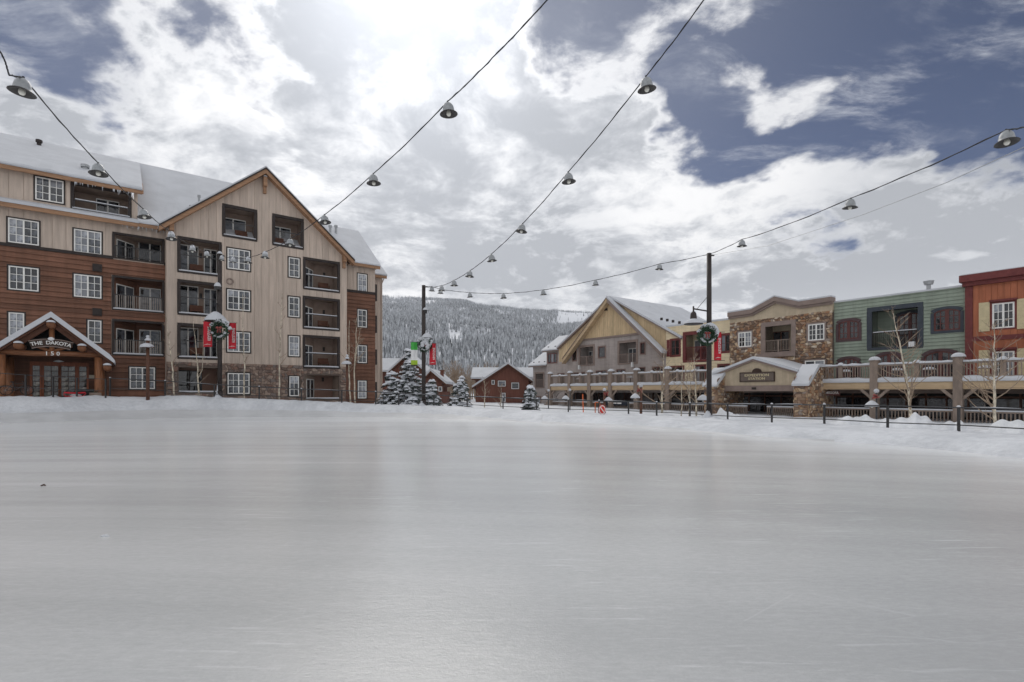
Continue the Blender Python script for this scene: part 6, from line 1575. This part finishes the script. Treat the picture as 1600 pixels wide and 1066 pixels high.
string('black light cable running from the middle pole overhead towards the top of the sky', pm, kx(1010, 13.8), [(690.5, 451), (709.5, 443), (734.5, 428.5), (767.5, 403.5), (816.5, 357), (887.5, 278), (1009, 131)], 'overhead cable, middle pole', [at(1100, 0, 11.9) + Vector((0, 0, 0)), (9.5, -2, 11.6)], (xm1, yM, ztm - .1), 1, 0)
string('black light cable rising from the left pole over the lodge into the sky', pl, kx(699, 14.3), [(347, 404), (364.5, 407), (388, 407), (414.5, 399), (453.5, 379), (506.5, 343), (583, 280.5), (699.5, 170)], 'cable rising right from the left pole', [at(770, 90, 12.8), at(855, 0, 11.4), (9.0, -1, 11.3)], (xl1, yL, ztl - .1), 2, 4)
string('black light cable running from the left pole towards the upper left corner', pl, kx(36, 11.4), [(323, 398), (301, 389.5), (267.5, 369.5), (223.5, 334), (153.5, 265), (36.5, 135)], 'cable running left from the left pole', [at(14, 117, 11.0), at(8, 96, 10.9), at(0, 80, 10.7), (-8, 2, 12.5)], (xl1, yL, ztl - .1), 3, 3)
string('black light cable sagging between the middle pole and the right pole', pm, pr, [(675, 452), (688.5, 456), (734, 461.5), (786.5, 463), (848.5, 457.5), (930.5, 442.5), (1031, 417.5)], 'sagging cable between middle and right pole', [(xr1, yR, ztr - .05)], (xm1, yM, ztm - .1), 4, 0)
string('black light cable running from the right pole to the right edge of the sky', pr, kx(1572, 13), [(1159.5, 380.5), (1329.5, 318.5), (1572, 215.5)], 'cable beyond the right pole', [at(1600, 199, 12.4), (13.9, 2, 8.9), (15.0, -14, 9.2)], (xr1, yR, ztr - .05), 5, 0)
t = Thing('cable', 'thin grey guy wire from the right pole below the light cable', 'cable', W0, (xr1, yR, ztr - .1)); g = MB(); g.tube([(xr1, yR, ztr - .12), at(1200, 384, 25), at(1350, 335, 19), at(1480, 285, 15.5), at(1600, 230, 12.9), (13.6, 4, 8.1), (15.0, -14, 9.0)], .011, 4); t.add('strand', g, 'vent')
for o in bare: bpy.data.objects.remove(o)

# ------------------------------------------------------------------ small rust-brown lamp posts
def post_lamp(label, px, Y, yb, ytop, arm=0.0, s=1.0, bow=False, brown=True):
    x = gx(px, Y); zb = ground_z(x, Y); zt = at(px, ytop, Y).z
    t = Thing('lamp_post', label, 'lamp post', W0, (x, Y, zb), 'small lamp posts round the rink')
    if arm == 0:
        zs = zt - .95 * s
        g = MB(); g.smooth = True; g.tube([(x, Y, zb - .2), (x, Y, zs)], [.13 * s, .11 * s], 10); t.add('post', g, 'brick_lamp')
        g = MB(); g.smooth = True; g.lathe((x, Y, zs), [(.11 * s, 0), (.2 * s, .06 * s), (.40 * s, .02 * s), (.42 * s, .07 * s), (.2 * s, .25 * s), (.1 * s, .32 * s), (.12 * s, .52 * s), (.16 * s, .56 * s), (.08 * s, .66 * s), (.0, .72 * s)], 12); o = t.add('lamp_head', g, 'brick_lamp')
        g = MB(); g.smooth = True; g.lathe((x - .06 * s, Y - .02, zs), [(.46 * s, .02 * s), (.47 * s, .10 * s), (.40 * s, .22 * s), (.22 * s, .32 * s), (.1 * s, .36 * s)], 12); g.lathe((x, Y, zs + .54 * s), [(.21 * s, 0), (.20 * s, .08 * s), (.10 * s, .2 * s), (0, .24 * s)], 10); g.blob((x, Y, zs + .84 * s), .13 * s, .13 * s, .12 * s, 8, 5); t.add('head_snow', g, 'snowcap', o)
    else:
        g = MB(); g.smooth = True; g.tube([(x, Y, zb - .2), (x, Y, zt - .12)], [.11, .10] if brown else [.06, .05], 8); t.add('post', g, 'brick_lamp' if brown else 'ironw')
        g = MB(); g.smooth = True; g.blob((x, Y, zt - .08), .15, .15, .14, 8, 6); t.add('finial_snow', g, 'snowcap')
        g = MB(); g.tube([(x, Y, zt - .45), (x + arm * .6, Y - .05, zt - .38), (x + arm, Y - .05, zt - .55)], .03, 6); t.add('arm', g, 'iron')
        shade_lamp(t, x + arm, Y - .05, zt - 1.05, .75)
        if bow:
            g = MB()
            for k in range(16): 
                f = random.random(); p = Vector((x + arm * f * .9, Y - .1 + random.uniform(-.05, .05), zt - .42 + random.uniform(-.12, .1))); e = p + Vector((random.uniform(-.15, .15), random.uniform(-.1, .1), random.uniform(-.12, .12))); g.tube([p, e], [.05, .02], 4)
            b_ = t.add('garland', g, 'bow'); b_['kind'] = 'stuff'
post_lamp('rust brown lamp post with snowy cap left of the gable corner', 231, 38.9, 622, 524, s=1.0)
post_lamp('rust brown lamp post with snowy cap beside the two aspens', 542.5, 43.5, 622, 554, s=.9)
zt_ = 40.5
for px, Y, ytop, arm, nm, bw in ((857, 55.5, 609, -.42, 'end column at the grey house', False), (890.5, 52.8, 608, -.45, 'second terrace column', False), (944.5, 41.5, 607.5, .30, 'red sign, its garland red', True), (1001.5, 40.0, 601.5, -.46, 'widest terrace column', True), (1105, 33.8, 601, -.30, 'base of the right pole', False), (1369.5, 31.5, 609, -.32, 'green house terrace column', True)):
    post_lamp('small lamp post with snowy hanging shade by the ' + nm, px, Y, 640, ytop, arm, bow=bw, brown=px in (944.5, 1001.5))

# ------------------------------------------------------------------ odds and ends
def sphere_of(*a): pass
Y = 33.7; q = at(941, 641, Y); t = Thing('round_sign', 'round red and white warning sign leaning at the rink edge', 'sign', W0, (q.x, q.y, ground_z(q.x, q.y)))
g = MB(); n = 12; c = (q.x, q.z + .02)
g.prism([(c[0] + .24 * math.cos(6.283 * i / n), c[1] + .34 * math.sin(6.283 * i / n)) for i in range(n)], Y - .02, Y + .02); d_ = t.add('disc', g, 'signred')
g = MB(); n = 16
for i in range(n):
    a, b = 6.2832 * i / n, 6.2832 * (i + 1) / n; P_ = lambda r_, an: (c[0] + r_ * .72 * math.cos(an), Y - .024, c[1] + r_ * math.sin(an)); g.quad(P_(.30, a), P_(.30, b), P_(.24, b), P_(.24, a))
g.hexa([(c[0] - .13, Y - .03, c[1] + .13), (c[0] - .09, Y - .03, c[1] + .18), (c[0] + .13, Y - .03, c[1] - .13), (c[0] + .09, Y - .03, c[1] - .18)], [(c[0] - .13, Y - .022, c[1] + .13), (c[0] - .09, Y - .022, c[1] + .18), (c[0] + .13, Y - .022, c[1] - .13), (c[0] + .09, Y - .022, c[1] - .18)]); t.add('symbol', g, 'lettering', d_)
g = MB(); g.tube([(q.x, Y + .04, ground_z(q.x, Y) - .1), (q.x, Y + .04, q.z + .3)], .025, 6); t.add('stake', g, 'signred')
Y = 45; q = at(911.5, 640, Y); t = Thing('marker_pole', 'thin orange marker pole in front of the terrace', 'pole', W0, (q.x, Y, ground_z(q.x, Y))); g = MB(); g.tube([(q.x, Y, ground_z(q.x, Y) - .1), (q.x - .06, Y, at(911, 616, Y).z)], .05, 6); t.add('rod', g, 'orange')
Y = 36; t = Thing('barrier_frame', 'orange tube barrier frame with snow on top beside red sign', 'barrier', W0, (gx(932, Y), Y, gnd(932, Y))); za = gnd(930, Y)
for px in (930, 937): g = MB(); g.tube([at(px, 0, Y) * 1.0 if 0 else (gx(px, Y), Y, za - .1), (gx(px, Y), Y, at(px, 629, Y).z)], .035, 6); t.add('leg', g, 'orange')
g = MB(); g.tube([(gx(930, Y), Y, at(930, 629, Y).z), (gx(937, Y), Y, at(937, 629, Y).z)], .035, 6); t.add('bar', g, 'orange')
g = MB(); g.smooth = True; g.tube([(gx(930, Y), Y, at(930, 628, Y).z), (gx(933.5, Y), Y, at(933, 627.2, Y).z), (gx(937, Y), Y, at(937, 628, Y).z)], [.03, .06, .03], 6); t.add('bar_snow', g, 'snowcap')
D = DD + .2; t = Thing('advertising_banner', 'dark blue banner with white lettering tied to the terrace rail', 'banner', V, (V.x(D, 961), D, .6))
x0, z1 = V.xz(D, 946, 626.5); x1, z0 = V.xz(D, 980, 634); g = MB(); g.box(x0, x1, D, D + .03, z0, z1); t.add('cloth', g, 'navybanner')
zm = (z0 + z1) / 2
g = MB(); g.box(x0 + .5, x0 + .85, D - .012, D - .002, zm - .14, zm + .16); t.add('logo', g, 'lettering')
for a, b in ((1.15, 1.75), (1.85, 2.5)): g = MB(); g.box(x0 + a, x0 + b, D - .012, D - .002, zm - .07, zm + .08); t.add('lettering', g, 'lettering')
# by the lodge door
def on_porch(px, D=PF - .7): k = (px - CX) / F; Yq = D / (L.c - k * L.s); return gx(px, Yq), Yq
x, y = on_porch(24); zb = ground_z(x, y); t = Thing('bicycle', 'black bicycle parked in the snow left of the lodge entrance', 'bicycle', L, (0, 0, 0)); fx = L.x(PF - .9, 26); fy = PF - .9; zz = zb + .12; t.o.location = L.world(fx, fy, zz); t.base = (fx, fy, zz)
for wx in (-.52, .52):
    g = MB(); n = 20; g.tube([(fx + wx + .33 * math.cos(6.2832 * i / n), fy, zz + .34 + .33 * math.sin(6.2832 * i / n)) for i in range(n + 1)], .028, 6, caps=False); w_ = t.add('wheel', g, 'rubber')
    g = MB()
    for i in range(8): a = pi * i / 8; g.tube([(fx + wx + .31 * math.cos(a), fy, zz + .34 + .31 * math.sin(a)), (fx + wx - .31 * math.cos(a), fy, zz + .34 - .31 * math.sin(a))], .004, 3)
    s_ = t.add('spokes', g, 'vent', w_); s_['kind'] = 'stuff'
P_ = lambda a, b: (fx + a, fy, zz + b)
g = MB()
for a, b in ((P_(-.52, .34), P_(-.18, .78)), (P_(-.18, .78), P_(.36, .80)), (P_(-.08, .32), P_(.36, .72)), (P_(-.08, .32), P_(-.20, .88)), (P_(-.52, .34), P_(-.08, .32)), (P_(.34, .92), P_(.52, .34))): g.tube([a, b], .022, 6)
t.add('frame', g, 'iron')
g = MB(); g.smooth = True; g.blob(P_(-.20, .90), .14, .07, .05, 8, 5); t.add('saddle', g, 'rubber')
g = MB(); g.tube([(fx + .32, fy - .28, zz + .96), (fx + .34, fy, zz + .93), (fx + .32, fy + .28, zz + .96)], .018, 6); t.add('handlebar', g, 'iron')
fx, fy = L.x(PF - .9, 117), PF - .9; zb = 1.42; wp = L.world(fx, fy); zb = ground_z(wp.x, wp.y) + .05
t = Thing('sled', 'red plastic sled lying in the snow before the lodge door', 'sled', L, (fx, fy, zb)); g = MB(); g.smooth = True; n = 12
prof_ = [(-.62, .20), (-.55, .02), (.45, .0), (.62, .22)]
for i in range(3):
    (xa, za), (xb, zb_) = prof_[i], prof_[i + 1]; g.hexa([(fx + xa, fy - .26, zb + za), (fx + xb, fy - .26, zb + zb_), (fx + xb, fy + .26, zb + zb_), (fx + xa, fy + .26, zb + za)], [(fx + xa, fy - .26, zb + za + .05), (fx + xb, fy - .26, zb + zb_ + .05), (fx + xb, fy + .26, zb + zb_ + .05), (fx + xa, fy + .26, zb + za + .05)])
g.smooth = False; t.add('hull', g, 'bannerred')
for sd in (-1, 1): h = MB(); h.tube([(fx - .58, fy + sd * .27, zb + .30), (fx, fy + sd * .28, zb + .26), (fx + .58, fy + sd * .27, zb + .30)], .06, 6); t.add('side_rim', h, 'bannerred')
h = MB(); h.smooth = True; h.blob((fx + .05, fy, zb + .06), .35, .2, .14, 9, 4, half=True); t.add('sled_snow', h, 'snowcap')
fx, fy = L.x(PF + .6, 133), PF + .6; wp = L.world(fx, fy); zb = 1.15
t = Thing('bin', 'dark lidded bin standing right of the lodge doors', 'bin', L, (fx, fy, zb)); g = MB(); g.hexa([(fx - .42, fy - .32, zb), (fx + .42, fy - .32, zb), (fx + .42, fy + .32, zb), (fx - .42, fy + .32, zb)], [(fx - .5, fy - .38, zb + .85), (fx + .5, fy - .38, zb + .85), (fx + .5, fy + .38, zb + .85), (fx - .5, fy + .38, zb + .85)]); t.add('body', g, 'rubber')
g = MB(); g.box(fx - .54, fx + .54, fy - .42, fy + .42, zb + .852, zb + .94); t.add('lid', g, 'iron')
fx, fy = L.x(PF - .2, 149), PF - .2; zb = 1.2
t = Thing('planter', 'weathered barrel planter with twigs by the right porch post', 'planter', L, (fx, fy, zb)); g = MB(); g.smooth = True; g.lathe((fx, fy, zb), [(.0, 0), (.30, 0), (.38, .3), (.36, .62), (.31, .62), (.31, .5), (0, .5)], 12); t.add('barrel', g, 'deckwood')
g = MB(); g.lathe((fx, fy, zb), [(.375, .16), (.39, .16), (.395, .22), (.38, .22)], 12); t.add('hoop', g, 'iron')
g = MB()
for i in range(22): a = random.uniform(0, 6.28); l = random.uniform(.2, .45); g.tube([(fx, fy, zb + .5), (fx + .1 * math.cos(a), fy + .1 * math.sin(a), zb + .5 + l * .5), (fx + l * .8 * math.cos(a), fy + l * .8 * math.sin(a), zb + .5 + l)], [.012, .01, .004], 3)
s_ = t.add('twigs', g, 'wreathgreen'); s_['kind'] = 'stuff'
for (px, py, r_, lab) in ((163.5, 838, .05, 'small lump of white snow lying on the bare ice'), (67.5, 760, .05, 'tiny dark twig scrap lying on the ice at left')):
    Yq = EYE * F / (py - HZ); x = gx(px, Yq); t = Thing('snow_lump' if 'white' in lab else 'twig_scrap', lab, 'snow lump' if 'white' in lab else 'twig', W0, (x, Yq, 0)); g = MB()
    if 'white' in lab:
        g.smooth = True; g.blob((x, Yq, 0), r_ * 1.1, r_ * .8, r_ * .45, 9, 4, jit=.2, half=True); g.blob((x + .05, Yq - .02, 0), r_ * .6, r_ * .5, r_ * .3, 7, 4, jit=.2, half=True); t.add('lump', g, 'snowcap')
    else: g.tube([(x - r_, Yq, .012), (x, Yq + .02, .03), (x + r_, Yq, .012)], [.01, .018, .008], 5); t.add('stick', g, 'trunk')

# snow topped cafe tables on the terrace deck
def cafe(px, label):
    D = DD + 1.3; x = V.x(D, px); t = Thing('cafe_table', label, 'table', V, (x, D, zfl), 'snowed in cafe tables on the terrace'); g = MB(); g.smooth = False
    g.lathe((x, D, zfl), [(.0, .70), (.42, .70), (.42, .74), (0, .74)], 12); t.add('table_top', g, 'deckwood')
    g = MB(); g.tube([(x, D, zfl - .02), (x, D, zfl + .70)], .04, 6); t.add('leg', g, 'iron')
    g = MB(); g.lathe((x, D, zfl - .02), [(0, .05), (.25, .03), (.25, 0)], 8); t.add('foot', g, 'iron')
    g = MB(); g.smooth = True; g.blob((x, D, zfl + .742), .41, .41, .20, 10, 4, jit=.05, half=True); t.add('snow_cap', g, 'snowcap')
for px, lab in ((1322, 'snow capped cafe table nearest the stone pier on the terrace'), (1402, 'snow capped cafe table before the middle arched window of the green house'), (1452, 'snow capped cafe table before the rightmost arched window'), (1540, 'snow capped cafe table in front of the red house'), (905, 'snow capped cafe table at the far end of the first terrace'), (985, 'snow capped cafe table near the widest terrace column')): cafe(px, lab)

# ------------------------------------------------------------------ thin winter air
hz = MB(); hz.box(-2600, 2900, -60, 3300, -6, 560)
hm_ = bpy.data.materials.new('haze'); hm_.use_nodes = True; hm_.node_tree.nodes.clear(); HN = NT(hm_.node_tree)
pv = HN.new('ShaderNodeVolumePrincipled'); pv.inputs['Color'].default_value = (.93, .95, .98, 1); pv.inputs['Density'].default_value = .00007; pv.inputs['Anisotropy'].default_value = .2
ov = HN.new('ShaderNodeOutputMaterial'); HN.l.new(pv.outputs[0], ov.inputs['Volume'])
M['haze'] = hm_; tag(link('haze', hz.mesh('haze', 'haze')), 'thin pale winter haze over the valley', 'haze', kind='stuff')
sc.cycles.volume_bounces = 1
